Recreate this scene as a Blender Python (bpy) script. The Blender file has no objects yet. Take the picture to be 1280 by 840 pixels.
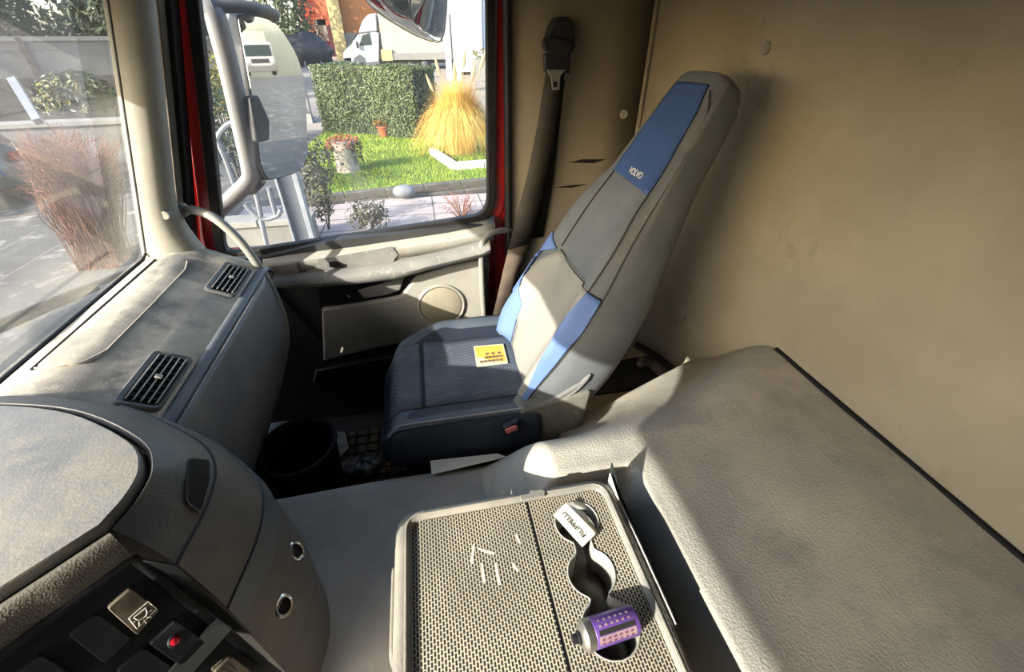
import bpy, bmesh, math, random
from mathutils import Vector, Matrix, Euler
random.seed(7)
C = bpy.context.scene.collection
SC = bpy.context.scene

# ------------------------------------------------------------------ camera
F = 537.0
TH = math.atan2(376, 537)
AZ = math.atan2(130, 537 * math.cos(TH) + 376 * math.sin(TH))
CAM = Vector((0, 0, 1.4))
_h = Vector((math.sin(AZ), math.cos(AZ), 0)); RR = Vector((math.cos(AZ), -math.sin(AZ), 0)); ZZ = Vector((0, 0, 1))
FF = _h * math.cos(TH) - ZZ * math.sin(TH); UU = _h * math.sin(TH) + ZZ * math.cos(TH)
cd = bpy.data.cameras.new('camera'); cam = bpy.data.objects.new('camera', cd); C.objects.link(cam)
cd.sensor_width = 36; cd.lens = 36 * F / 1280; cd.clip_start = 0.02; cd.clip_end = 500
m = Matrix((RR, UU, -FF)).transposed().to_4x4(); m.translation = CAM; cam.matrix_world = m
SC.camera = cam

# ------------------------------------------------------------------ light
SUN = Vector((1, 0.64, -0.565)).normalized()
w = bpy.data.worlds.new('world'); SC.world = w; w.use_nodes = True
nt = w.node_tree; bg = nt.nodes['Background']
sky = nt.nodes.new('ShaderNodeTexSky'); sky.sky_type = 'NISHITA'; sky.sun_disc = False
sky.sun_elevation = math.asin(-SUN.z); sky.sun_rotation = math.atan2(-SUN.x, -SUN.y)
sky.air_density = 1.0; sky.dust_density = 2.2; sky.ozone_density = 1.0
nt.links.new(sky.outputs[0], bg.inputs[0]); bg.inputs[1].default_value = 0.60
sl = bpy.data.lights.new('sun', 'SUN'); sl.energy = 8.8; sl.angle = math.radians(0.6); sl.color = (1.0, 0.94, 0.86)
so = bpy.data.objects.new('sun', sl); C.objects.link(so); so.rotation_euler = SUN.to_track_quat('-Z', 'Y').to_euler(); so.location = (-4, -3, 6)
SC.view_settings.view_transform = 'Standard'; SC.view_settings.look = 'None'
SC.view_settings.exposure = 0.6; SC.view_settings.gamma = 1.0; SC.view_settings.use_curve_mapping = False
SC.cycles.use_denoising = True
SC.cycles.max_bounces = 10; SC.cycles.diffuse_bounces = 6; SC.cycles.transparent_max_bounces = 16
SC.cycles.caustics_reflective = False; SC.cycles.caustics_refractive = False

# ------------------------------------------------------------------ helpers
def _ray(px, py): return RR * (px - 640) + UU * (420 - py) + FF * F
def onx(px, py, X): d = _ray(px, py); return CAM + d * ((X - CAM.x) / d.x)
def ony(px, py, Y): d = _ray(px, py); return CAM + d * ((Y - CAM.y) / d.y)
def onz(px, py, Z): d = _ray(px, py); return CAM + d * ((Z - CAM.z) / d.z)
def onp(px, py, o, n): d = _ray(px, py); return CAM + d * ((o - CAM).dot(n) / d.dot(n))
def V(*a): return Vector(a)

class MB:
    def __init__(s): s.v = []; s.f = []
    def add(s, vs, fs):
        b = len(s.v); s.v += [Vector(p) for p in vs]; s.f += [[i + b for i in f] for f in fs]; return s
    def box(s, c, d, R=None):
        c = Vector(c); x, y, z = d[0] / 2, d[1] / 2, d[2] / 2
        vs = [V(i * x, j * y, k * z) for i in (-1, 1) for j in (-1, 1) for k in (-1, 1)]
        if R is not None: vs = [R @ p for p in vs]
        return s.add([p + c for p in vs], [[0, 1, 3, 2], [4, 6, 7, 5], [0, 4, 5, 1], [2, 3, 7, 6], [0, 2, 6, 4], [1, 5, 7, 3]])
    def prism(s, poly, off):
        poly = [Vector(p) for p in poly]; off = Vector(off); n = len(poly)
        s.add(poly + [p + off for p in poly], [list(range(n))[::-1], [n + i for i in range(n)]] + [[i, (i + 1) % n, n + (i + 1) % n, n + i] for i in range(n)])
        return s
    def grid(s, P, cu=False, cv=False):
        R = len(P); K = len(P[0]); fs = []
        for i in range(R if cu else R - 1):
            for j in range(K if cv else K - 1):
                a = i * K + j; b = i * K + (j + 1) % K; c = ((i + 1) % R) * K + (j + 1) % K; d = ((i + 1) % R) * K + j
                fs.append([a, b, c, d])
        return s.add([p for r in P for p in r], fs)
    def loft(s, rings, caps=True):
        K = len(rings[0]); s.grid(rings, cv=True)
        if caps:
            b = len(s.v) - K * len(rings)
            s.f.append([b + i for i in range(K)][::-1]); e = len(s.v) - K; s.f.append([e + i for i in range(K)])
        return s
    def tube(s, pts, r, n=8, closed=False, flat=1.0, ref=None):
        pts = [Vector(p) for p in pts]; N = len(pts); rings = []; up = Vector(ref) if ref is not None else None
        for i, p in enumerate(pts):
            if closed: t = pts[(i + 1) % N] - pts[i - 1]
            else: t = pts[min(i + 1, N - 1)] - pts[max(i - 1, 0)]
            t = t.normalized() if t.length > 1e-9 else V(0, 0, 1)
            if up is None: up = t.orthogonal()
            a = (up - t * up.dot(t)); a = a.normalized() if a.length > 1e-6 else t.orthogonal().normalized()
            b = t.cross(a); up = a if ref is None else up
            rr = r[i] if isinstance(r, (list, tuple)) else r
            rings.append([p + a * (rr * math.cos(q)) + b * (rr * flat * math.sin(q)) for q in [2 * math.pi * k / n for k in range(n)]])
        if closed: s.grid(rings, cu=True, cv=True)
        else: s.loft(rings)
        return s
    def lathe(s, c, prof, n=24, R=None, caps=True):
        c = Vector(c); rings = []
        for r, z in prof:
            ring = [V(r * math.cos(2 * math.pi * k / n), r * math.sin(2 * math.pi * k / n), z) for k in range(n)]
            if R is not None: ring = [R @ p for p in ring]
            rings.append([p + c for p in ring])
        return s.loft(rings, caps)
    def ell(s, c, rad, n=16, m=10, R=None):
        c = Vector(c); rings = []
        for i in range(m + 1):
            a = -math.pi / 2 + math.pi * i / m; q = max(math.cos(a), 0.02)
            ring = [V(rad[0] * q * math.cos(2 * math.pi * k / n), rad[1] * q * math.sin(2 * math.pi * k / n), rad[2] * math.sin(a)) for k in range(n)]
            if R is not None: ring = [R @ p for p in ring]
            rings.append([p + c for p in ring])
        return s.loft(rings)

def tag(o, label=None, cat=None, group=None, kind=None):
    if label: o['label'] = label
    if cat: o['category'] = cat
    if group: o['group'] = group
    if kind: o['kind'] = kind
    return o
def thing(name, label, cat, loc=(0, 0, 0), group=None):
    o = bpy.data.objects.new(name, None); C.objects.link(o); o.location = loc; o.empty_display_size = 0.05
    return tag(o, label, cat, group)
def wparent(o, parent):
    o.parent = parent
    M = Matrix.Identity(4); p = parent; chain = []
    while p is not None: chain.append(p); p = p.parent
    for p in reversed(chain): M = M @ (p.matrix_parent_inverse if p.parent else Matrix.Identity(4)) @ p.matrix_basis
    o.matrix_parent_inverse = M.inverted()
def obj(name, mb, mat, parent=None, smooth=True, bevel=0, seg=2, sub=0, solid=0, ang=40, wn=False, off=-1):
    me = bpy.data.meshes.new(name); me.from_pydata([tuple(p) for p in mb.v], [], mb.f); me.validate()
    bm = bmesh.new(); bm.from_mesh(me); bmesh.ops.recalc_face_normals(bm, faces=bm.faces); bm.to_mesh(me); bm.free()
    me.materials.append(mat); o = bpy.data.objects.new(name, me); C.objects.link(o)
    if parent is not None: wparent(o, parent)
    if solid: q = o.modifiers.new('s', 'SOLIDIFY'); q.thickness = solid; q.offset = off
    if bevel: q = o.modifiers.new('b', 'BEVEL'); q.width = bevel; q.segments = seg; q.limit_method = 'ANGLE'; q.angle_limit = math.radians(35)
    if sub: q = o.modifiers.new('u', 'SUBSURF'); q.levels = sub; q.render_levels = sub
    if smooth:
        me.shade_smooth(); me.set_sharp_from_angle(angle=math.radians(ang))
    return o
def copy_tree(o, parent=None, dx=None, label=None):
    c = o.copy(); C.objects.link(c)
    if parent is not None: c.parent = parent; c.matrix_parent_inverse = o.matrix_parent_inverse.copy()
    for ch in [k for k in bpy.data.objects if k.parent == o]: copy_tree(ch, c)
    if dx is not None: c.location = o.location + Vector(dx)
    if label: c['label'] = label
    return c
def struct(name, mb, mat, parent=None, **k):
    o = obj(name, mb, mat, parent, **k)
    if parent is None: o['kind'] = 'structure'
    return o
def crom(pts, n=6, closed=False):
    pts = [Vector(p) for p in pts]; N = len(pts); out = []
    for i in range(N if closed else N - 1):
        g = (lambda k: pts[k % N]) if closed else (lambda k: pts[max(0, min(N - 1, k))])
        p0, p1, p2, p3 = g(i - 1), g(i), g(i + 1), g(i + 2)
        if not closed:
            if i == 0: p0 = p1 * 2 - p2
            if i == N - 2: p3 = p2 * 2 - p1
        for k in range(n):
            t = k / n
            out.append(((p1 * 2) + (p2 - p0) * t + (p0 * 2 - p1 * 5 + p2 * 4 - p3) * t * t + (p1 * 3 - p0 - p2 * 3 + p3) * t ** 3) * 0.5)
    if not closed: out.append(pts[-1].copy())
    return out
def lin_(a, b, n): return [a + (b - a) * i / n for i in range(n + 1)]
def sst(a, b, x):
    t = max(0.0, min(1.0, (x - a) / (b - a))); return t * t * (3 - 2 * t)
def lerp_tab(tab, s):
    for i in range(len(tab) - 1):
        if s <= tab[i + 1][0] or i == len(tab) - 2:
            t = (s - tab[i][0]) / (tab[i + 1][0] - tab[i][0]); return [a + (b - a) * t for a, b in zip(tab[i][1:], tab[i + 1][1:])]

# ------------------------------------------------------------------ materials
def lin(r, g, b):
    f = lambda c: (c / 255 / 12.92) if c <= 10 else ((c / 255 + 0.055) / 1.055) ** 2.4
    return (f(r), f(g), f(b), 1)
def lino(r, g, b, k=0.40): c = lin(r, g, b); return (c[0] * k, c[1] * k, c[2] * k, 1)
def mat(name, c1, rough=0.6, c2=None, nscale=6.0, ndetail=6, bump=0.0, bscale=200.0, metal=0.0, c3=None, n3=25.0, th3=(0.55, 0.7), spec=0.35, trans=0.0, stretch=None, voro=False, sheen=0.0):
    M = bpy.data.materials.new(name); M.use_nodes = True; t = M.node_tree; N = t.nodes; L = t.links
    b = N['Principled BSDF']; b.inputs['Roughness'].default_value = rough; b.inputs['Metallic'].default_value = metal
    b.inputs['Specular IOR Level'].default_value = spec; b.inputs['Base Color'].default_value = c1
    if sheen: b.inputs['Sheen Weight'].default_value = sheen
    if trans: b.inputs['Transmission Weight'].default_value = trans
    tc = N.new('ShaderNodeTexCoord'); src = tc.outputs['Object']
    if stretch:
        mp = N.new('ShaderNodeMapping'); mp.inputs['Scale'].default_value = stretch; L.new(src, mp.inputs[0]); src = mp.outputs[0]
    out = None
    if c2:
        n = N.new('ShaderNodeTexNoise'); n.inputs['Scale'].default_value = nscale; n.inputs['Detail'].default_value = ndetail; n.inputs['Roughness'].default_value = 0.62; L.new(src, n.inputs['Vector'])
        r = N.new('ShaderNodeValToRGB'); r.color_ramp.elements[0].position = 0.36; r.color_ramp.elements[1].position = 0.66
        r.color_ramp.elements[0].color = c1; r.color_ramp.elements[1].color = c2; L.new(n.outputs['Fac'], r.inputs[0]); out = r.outputs[0]
    if c3:
        n = N.new('ShaderNodeTexNoise'); n.inputs['Scale'].default_value = n3; n.inputs['Detail'].default_value = 8; n.inputs['Roughness'].default_value = 0.7; L.new(src, n.inputs['Vector'])
        r = N.new('ShaderNodeValToRGB'); r.color_ramp.elements[0].position = th3[0]; r.color_ramp.elements[1].position = th3[1]
        r.color_ramp.elements[0].color = (0, 0, 0, 1); r.color_ramp.elements[1].color = (1, 1, 1, 1); L.new(n.outputs['Fac'], r.inputs[0])
        mx = N.new('ShaderNodeMix'); mx.data_type = 'RGBA'; L.new(r.outputs[0], mx.inputs[0])
        if out is not None: L.new(out, mx.inputs[6])
        else: mx.inputs[6].default_value = c1
        mx.inputs[7].default_value = c3; out = mx.outputs[2]
    if out is not None: L.new(out, b.inputs['Base Color'])
    if bump:
        if voro:
            n = N.new('ShaderNodeTexVoronoi'); n.inputs['Scale'].default_value = bscale; o_ = n.outputs['Distance']
        else:
            n = N.new('ShaderNodeTexNoise'); n.inputs['Scale'].default_value = bscale; n.inputs['Detail'].default_value = 3; o_ = n.outputs['Fac']
        L.new(src, n.inputs['Vector'])
        bp = N.new('ShaderNodeBump'); bp.inputs['Strength'].default_value = bump; bp.inputs['Distance'].default_value = 0.0015; L.new(o_, bp.inputs['Height']); L.new(bp.outputs[0], b.inputs['Normal'])
    return M

M_wall = mat('wall_vinyl', lin(134, 125, 109), 0.65, lin(154, 145, 127), 2.2, bump=0.12, bscale=350, c3=lin(98, 91, 78), n3=3.0, th3=(0.56, 0.75))
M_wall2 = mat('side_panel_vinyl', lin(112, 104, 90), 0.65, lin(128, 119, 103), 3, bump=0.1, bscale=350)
M_bunk = mat('bunk_vinyl', lin(162, 158, 149), 0.55, lin(192, 185, 170), 3.5, bump=0.5, bscale=230, voro=True, c3=lin(134, 131, 125), n3=4, th3=(0.5, 0.75))
M_tunnel = mat('tunnel_vinyl', lin(162, 158, 150), 0.55, lin(182, 176, 165), 7, bump=0.3, bscale=220, voro=True, c3=lin(170, 166, 156), n3=14, th3=(0.55, 0.75))
M_dash = mat('dusty_dash', lin(116, 113, 108), 0.7, lin(184, 174, 156), 7, bump=0.25, bscale=260, c3=lin(196, 186, 166), n3=8, th3=(0.48, 0.64))
M_dashlow = mat('dash_lower_plastic', lin(84, 85, 86), 0.5, lin(104, 104, 102), 6, bump=0.15, bscale=300, c3=lin(108, 106, 100), n3=60, th3=(0.66, 0.8))
M_blue_strip = mat('blue_grey_strip', lin(78, 83, 88), 0.5, lin(97, 101, 104), 6)
M_con = mat('console_plastic', lin(84, 82, 79), 0.5, lin(104, 100, 94), 8, bump=0.2, bscale=260, voro=True)
M_lid = mat('console_lid', lin(108, 109, 110), 0.6, lin(128, 127, 123), 9, bump=0.3, bscale=260, c3=lin(140, 134, 123), n3=14, th3=(0.46, 0.66))
M_roll = mat('console_roll', lin(70, 67, 63), 0.45, lin(104, 98, 88), 10, bump=0.3, bscale=420, voro=True)
M_black = mat('black_plastic', lin(26, 27, 30), 0.42, lin(36, 37, 40), 12)
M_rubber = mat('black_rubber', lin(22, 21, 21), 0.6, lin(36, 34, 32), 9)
M_brownseal = mat('dusty_seal', lin(84, 78, 68), 0.7, lin(104, 96, 82), 8)
M_dark = mat('dark_void', lin(10, 10, 11), 0.8)
M_btn = mat('switch_black', lin(44, 45, 49), 0.3, lin(56, 57, 61), 20)
M_btnlight = mat('switch_worn', lin(70, 64, 56), 0.4, lin(120, 110, 96), 40)
M_white = mat('white_print', lin(226, 222, 210), 0.6)
M_red_lens = mat('red_lens', lin(190, 24, 44), 0.2, spec=0.6)
M_chrome = mat('chrome', lin(200, 200, 196), 0.2, metal=1.0)
M_pillar = mat('pillar_trim', lin(122, 120, 111), 0.6, lin(142, 139, 128), 5, bump=0.12, bscale=300)
M_door = mat('door_card_beige', lin(150, 147, 138), 0.6, lin(168, 164, 153), 5, bump=0.1, bscale=300, c3=lin(196, 190, 174), n3=40, th3=(0.62, 0.78))
M_doorgrey = mat('door_grey', lin(104, 104, 102), 0.6, lin(128, 126, 120), 7, bump=0.15, bscale=260, c3=lin(160, 154, 140), n3=30, th3=(0.56, 0.74))
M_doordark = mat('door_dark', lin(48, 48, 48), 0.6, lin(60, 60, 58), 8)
M_speaker = mat('speaker_cloth', lin(146, 138, 118), 0.8, lin(158, 150, 130), 10, bump=0.7, bscale=330, voro=True)
M_red = mat('red_paint', lin(150, 24, 26), 0.3, lin(168, 32, 32), 4, spec=0.5)
M_seatgrey = mat('seat_grey', lin(86, 90, 93), 0.8, lin(102, 105, 106), 6, bump=0.15, bscale=500, c3=lin(116, 115, 110), n3=9, th3=(0.6, 0.8), sheen=0.1)
M_seatside = mat('seat_side', lin(98, 99, 98), 0.8, lin(116, 115, 110), 5, bump=0.15, bscale=500, sheen=0.1)
M_seatlight = mat('seat_light', lin(128, 126, 119), 0.8, lin(142, 138, 129), 7, bump=0.15, bscale=500)
M_blue = mat('seat_blue', lin(84, 108, 160), 0.75, lin(98, 122, 172), 6, bump=0.15, bscale=500, c3=lin(120, 134, 166), n3=12, th3=(0.6, 0.85))
M_blue2 = mat('seat_blue_dark', lin(52, 74, 118), 0.75, lin(60, 84, 128), 6, bump=0.15, bscale=500, c3=lin(96, 108, 136), n3=18, th3=(0.68, 0.85))
M_navy = mat('cushion_navy', lin(70, 81, 94), 0.6, lin(90, 98, 108), 6, bump=0.2, bscale=300, c3=lin(120, 122, 122), n3=10, th3=(0.6, 0.8))
M_navyside = mat('cushion_side', lin(34, 42, 54), 0.5, lin(46, 54, 66), 6, bump=0.2, bscale=300)
M_seam = mat('seam_thread', lin(62, 62, 60), 0.8)
M_seamw = mat('seam_light', lin(150, 152, 152), 0.7)
M_recl = mat('recliner_plastic', lin(88, 90, 86), 0.5, lin(128, 126, 114), 8, bump=0.2, bscale=200, c3=lin(150, 142, 124), n3=16, th3=(0.6, 0.78))
M_belt = mat('belt_web', lin(46, 43, 40), 0.7, lin(62, 57, 50), 14, bump=0.3, bscale=500)
M_beltdust = mat('belt_web_dusty', lin(70, 60, 52), 0.8, lin(92, 80, 68), 14, bump=0.3, bscale=500)
M_metal = mat('bare_metal', lin(170, 168, 162), 0.35, metal=0.9)
M_buckle = mat('buckle_button', lin(214, 118, 118), 0.5)
M_steelgrey = mat('handle_grey', lin(120, 120, 116), 0.45, lin(146, 144, 136), 8)
M_box = mat('box_plastic', lin(118, 116, 110), 0.5, lin(146, 141, 130), 8, bump=0.25, bscale=240, voro=True)
M_cup = mat('cup_insert', lin(126, 128, 126), 0.3, lin(160, 158, 148), 16)
M_cupdark = mat('cup_bottom', lin(40, 30, 24), 0.25, lin(52, 42, 34), 12, spec=0.6)
M_paper = mat('paper', lin(226, 222, 206), 0.8, lin(236, 232, 218), 10)
M_papergreen = mat('dark_folder', lin(36, 42, 40), 0.5, lin(48, 54, 52), 8)
M_ink = mat('ink', lin(30, 28, 30), 0.8)
M_card = mat('card_yellow', lin(214, 166, 62), 0.6, lin(224, 180, 84), 20)
M_cardw = mat('card_pale', lin(216, 204, 170), 0.6)
M_coin = mat('card_coin', lin(96, 78, 62), 0.6, lin(140, 116, 86), 60)
M_purple = mat('can_purple', lin(96, 66, 142), 0.3, lin(114, 84, 160), 12, spec=0.6)
M_canband = mat('can_band', lin(150, 128, 130), 0.35, lin(128, 100, 120), 30)
M_canmark = mat('can_mark', lin(96, 62, 70), 0.4)
M_dustline = mat('dust_line', lin(190, 182, 166), 0.9)
M_bucket = mat('bucket_black', lin(14, 14, 16), 0.55)
M_floormat = mat('floor_mat', lin(96, 82, 62), 0.8, lin(116, 100, 76), 8, c3=lin(60, 52, 42), n3=20)
M_foil = mat('foil', lin(150, 148, 142), 0.35, lin(90, 88, 84), 30, metal=0.6)
M_cardboard = mat('cardboard', lin(150, 122, 88), 0.8, lin(170, 140, 100), 10)
M_wood = mat('wood_strip', lin(170, 122, 82), 0.7, lin(190, 140, 98), 10)
M_ceiling = mat('ceiling_felt', lin(132, 126, 114), 0.9)
# outside
M_asphalt = mat('asphalt', lino(112, 110, 108), 0.9, lino(136, 133, 128), 0.9, bump=0.3, bscale=60, c3=lin(150, 146, 138), n3=2.5)
M_road = mat('road_pale', lino(196, 184, 170), 0.9, lino(176, 164, 152), 0.4)
M_soil = mat('soil', lino(84, 72, 58), 0.95, lino(120, 104, 84), 4, bump=0.6, bscale=30, c3=lin(70, 84, 40), n3=6)
M_lawn = mat('lawn_soil', lino(104, 130, 44, .5), 0.95, lino(120, 150, 50), 3)
M_grass = mat('grass_blade', lino(130, 160, 40, .62), 0.6, lino(172, 190, 66, .62), 1.5)
M_pave = mat('pavement_pink', lino(206, 186, 180, .42), 0.85, lino(222, 206, 198, .42), 2, bump=0.2, bscale=40)
M_kerb = mat('kerb_stone', lino(104, 100, 92), 0.9, lino(134, 128, 116), 5, bump=0.4, bscale=60)
M_concrete = mat('concrete', lino(150, 148, 142), 0.9, lino(176, 172, 164), 1.2, bump=0.3, bscale=30, c3=lin(120, 118, 114), n3=3)
M_whitestone = mat('white_stone', lino(190, 187, 178, .32), 0.85, lino(206, 202, 192, .32), 4)
M_border = mat('border_stone', lino(222, 218, 208, .5), 0.85, lino(232, 228, 218, .5), 4)
M_hedge = mat('hedge_leaf', lino(72, 92, 44), 0.5, lino(118, 136, 72), 14, spec=0.5)
M_hedge2 = mat('hedge_leaf_pale', lino(168, 176, 120), 0.5, lino(120, 138, 80), 14, spec=0.5)
M_bushleaf = mat('bush_leaf', lino(58, 76, 44), 0.5, lino(96, 112, 66), 10, spec=0.5)
M_bushyellow = mat('bush_leaf_yellow', lino(178, 168, 60), 0.5, lino(120, 130, 60), 10)
M_shrubleaf = mat('shrub_leaf', lino(66, 70, 52), 0.55, lino(104, 98, 76), 20)
M_twig = mat('red_twig', lino(150, 92, 72), 0.8, lino(190, 130, 100), 5)
M_twigpale = mat('pale_stalk', lino(214, 188, 140), 0.8)
M_branch = mat('branch', lino(90, 78, 66), 0.9)
M_pampas = mat('pampas_blade', lino(220, 166, 66, .62), 0.7, lino(240, 206, 112, .62), 2.0)
M_plume = mat('pampas_plume', lino(226, 196, 150), 0.9)
M_conifer = mat('conifer', lino(84, 100, 58), 0.8, lino(110, 122, 76), 8)
M_bark = mat('bark', lino(176, 164, 146, .6), 0.9, lino(206, 196, 176, .6), 8, stretch=(3, 3, 0.6), bump=0.5, bscale=30)
M_rust = mat('dried_rust', lino(160, 84, 60, .7), 0.9, lino(196, 124, 90, .7), 18)
M_terra = mat('terracotta', lino(190, 108, 66), 0.8, lino(206, 130, 86), 6)
M_rail = mat('rail_grey', lino(150, 156, 164, .34), 0.5, lino(170, 174, 180, .34), 6)
M_galv = mat('galvanised', lino(176, 184, 194), 0.5, lino(196, 202, 208), 6, metal=0.25)
M_mirarm = mat('mirror_arm', lino(168, 170, 172), 0.5, lino(186, 186, 184), 6)
M_glassmirror = mat('mirror_glass', lin(225, 222, 216), 0.02, lin(206, 202, 194), 5, metal=1.0)
M_stonegrey = mat('dome_stone', lino(150, 154, 160), 0.8, lino(170, 172, 176), 8)
M_vanwhite = mat('van_white', lino(226, 230, 234), 0.4, lino(236, 238, 240), 2)
M_tarp = mat('truck_tarp', lino(206, 200, 188), 0.7, lino(218, 212, 200), 1)
M_vanglass = mat('van_glass', lino(60, 78, 84), 0.1, spec=0.6)
M_vangrey = mat('van_grey', lino(120, 122, 124), 0.6)
M_orange = mat('orange_plaster', lino(222, 152, 96), 0.9, lino(212, 142, 88), 0.5)
M_cream = mat('cream_plaster', lino(244, 222, 158), 0.9)
M_redbld = mat('red_awning', lino(214, 84, 56), 0.8, lino(226, 106, 76), 1)
M_paleblue = mat('pale_blue_wall', lino(214, 222, 232), 0.8, lino(224, 230, 236), 0.6)
M_tarpdark = mat('dark_tarp', lino(46, 50, 56), 0.6, lino(74, 78, 84), 1.5, bump=0.6, bscale=3)
M_cardarkpaint = mat('car_paint_dark', lino(66, 70, 72), 0.25, spec=0.6)
M_plateblue = mat('plate_blue', lino(52, 82, 160), 0.5)
M_taillight = mat('tail_light', lino(200, 40, 56), 0.25)
M_fence = mat('fence_grey', lino(96, 102, 110), 0.5)

def glass(name, haze, hz_col, scale=3.0, streak=(1, 1, 1)):
    M = bpy.data.materials.new(name); M.use_nodes = True; t = M.node_tree; N = t.nodes; L = t.links
    for n in list(N): N.remove(n)
    out = N.new('ShaderNodeOutputMaterial'); tr = N.new('ShaderNodeBsdfTransparent'); tr.inputs[0].default_value = (0.97, 0.98, 0.97, 1)
    df = N.new('ShaderNodeBsdfDiffuse'); df.inputs[0].default_value = hz_col
    tl = N.new('ShaderNodeBsdfTranslucent'); tl.inputs[0].default_value = hz_col
    gl = N.new('ShaderNodeBsdfGlossy'); gl.inputs['Roughness'].default_value = 0.02
    hm = N.new('ShaderNodeMixShader'); hm.inputs[0].default_value = 0.5; L.new(df.outputs[0], hm.inputs[1]); L.new(tl.outputs[0], hm.inputs[2])
    tc = N.new('ShaderNodeTexCoord'); mp = N.new('ShaderNodeMapping'); mp.inputs['Scale'].default_value = streak; L.new(tc.outputs['Object'], mp.inputs[0])
    n = N.new('ShaderNodeTexNoise'); n.inputs['Scale'].default_value = scale; n.inputs['Detail'].default_value = 9; n.inputs['Roughness'].default_value = 0.72; L.new(mp.outputs[0], n.inputs[0])
    mr = N.new('ShaderNodeMapRange'); mr.inputs[1].default_value = 0.3; mr.inputs[2].default_value = 0.75; mr.inputs[3].default_value = haze[0]; mr.inputs[4].default_value = haze[1]; L.new(n.outputs['Fac'], mr.inputs[0])
    m1 = N.new('ShaderNodeMixShader'); L.new(mr.outputs[0], m1.inputs[0]); L.new(tr.outputs[0], m1.inputs[1]); L.new(hm.outputs[0], m1.inputs[2])
    fr = N.new('ShaderNodeFresnel'); fr.inputs[0].default_value = 1.4
    fm = N.new('ShaderNodeMath'); fm.operation = 'MULTIPLY'; fm.inputs[1].default_value = 0.25; L.new(fr.outputs[0], fm.inputs[0])
    m2 = N.new('ShaderNodeMixShader'); L.new(fm.outputs[0], m2.inputs[0]); L.new(m1.outputs[0], m2.inputs[1]); L.new(gl.outputs[0], m2.inputs[2])
    L.new(m2.outputs[0], out.inputs[0]); return M
M_wind = glass('windscreen_glass', (0.004, 0.06), (0.75, 0.76, 0.74, 1), 5.0, (1, 1, 0.25))
M_side = glass('side_glass', (0.01, 0.07), (0.8, 0.8, 0.78, 1), 4.0)

def holes_mat():
    M = mat('perforated_mat', lin(160, 153, 136), 0.6, lin(188, 180, 160), 7, c3=lin(214, 206, 186), n3=16, th3=(0.62, 0.75))
    t = M.node_tree; N = t.nodes; L = t.links; b = N['Principled BSDF']
    tc = N.new('ShaderNodeTexCoord'); mp = N.new('ShaderNodeMapping'); mp.inputs['Rotation'].default_value = (0, 0, math.radians(90)); L.new(tc.outputs['Object'], mp.inputs[0])
    br = N.new('ShaderNodeTexBrick'); br.offset = 0.5; br.inputs['Scale'].default_value = 1.0; br.inputs['Mortar Size'].default_value = 0.0010; br.inputs['Mortar Smooth'].default_value = 0.2
    br.inputs['Brick Width'].default_value = 0.0078; br.inputs['Row Height'].default_value = 0.0046
    L.new(mp.outputs[0], br.inputs[0])
    src = b.inputs['Base Color'].links[0].from_socket
    mx = N.new('ShaderNodeMix'); mx.data_type = 'RGBA'; L.new(br.outputs['Fac'], mx.inputs[0]); mx.inputs[6].default_value = lin(42, 39, 35); L.new(src, mx.inputs[7]); L.new(mx.outputs[2], b.inputs['Base Color'])
    bp = N.new('ShaderNodeBump'); bp.inputs['Strength'].default_value = 0.8; bp.inputs['Distance'].default_value = 0.003; L.new(br.outputs['Fac'], bp.inputs['Height']); L.new(bp.outputs[0], b.inputs['Normal'])
    return M
M_holes = holes_mat()
def dots_mat():
    M = mat('cushion_weave', lin(76, 86, 100), 0.8, lin(98, 106, 116), 8, c3=lin(144, 144, 140), n3=9, th3=(0.56, 0.78))
    t = M.node_tree; N = t.nodes; L = t.links; b = N['Principled BSDF']
    tc = N.new('ShaderNodeTexCoord'); br = N.new('ShaderNodeTexBrick'); br.offset = 0.5; br.inputs['Scale'].default_value = 1.0; br.inputs['Mortar Size'].default_value = 0.0022
    br.inputs['Brick Width'].default_value = 0.011; br.inputs['Row Height'].default_value = 0.009; L.new(tc.outputs['Object'], br.inputs[0])
    src = b.inputs['Base Color'].links[0].from_socket
    mx = N.new('ShaderNodeMix'); mx.data_type = 'RGBA'; mx.blend_type = 'MULTIPLY'; mx.inputs[0].default_value = 0.85; L.new(src, mx.inputs[6])
    rp = N.new('ShaderNodeValToRGB'); rp.color_ramp.elements[0].color = (0.25, 0.3, 0.42, 1); L.new(br.outputs['Fac'], rp.inputs[0]); L.new(rp.outputs[0], mx.inputs[7]); L.new(mx.outputs[2], b.inputs['Base Color'])
    return M
M_weave = dots_mat()

# ------------------------------------------------------------------ cab shell (structure)
XB = 0.93; YD = 1.50; ZT = 1.92
struct('floor', MB().box((-0.02, 0.45, -0.03), (1.96, 2.16, 0.06)), M_doordark, smooth=False)
def corner_path(x0):
    pts = [V(x0, YD, 0)]
    R = 0.18
    for i in range(9):
        a = math.pi / 2 * i / 8; pts.append(V(XB - R + R * math.sin(a), YD - R + R * math.cos(a), 0))
    pts += [V(XB, y, 0) for y in (1.2, 1.0, 0.8, 0.5, 0.2, -0.2, -0.63)]
    return pts
cp = corner_path(0.733)
zs = [0.0, 0.2, 0.5, 0.8, 1.1, 1.4, 1.7, ZT]
struct('wall_rear', MB().grid([[p + V(0, 0, z) for z in zs] for p in cp]), M_wall, solid=0.03, off=0)
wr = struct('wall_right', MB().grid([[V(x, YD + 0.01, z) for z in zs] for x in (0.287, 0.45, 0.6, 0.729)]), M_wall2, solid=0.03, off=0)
struct('trim_1', MB().tube([V(0.731, YD - 0.013, z) for z in (0.3, 0.8, 1.3, ZT - 0.02)], 0.0075), M_wall2)
struct('wall_left', MB().box((0.13, -0.73, 0.95), (1.74, 0.05, 1.94)), M_wall, smooth=False)
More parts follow.
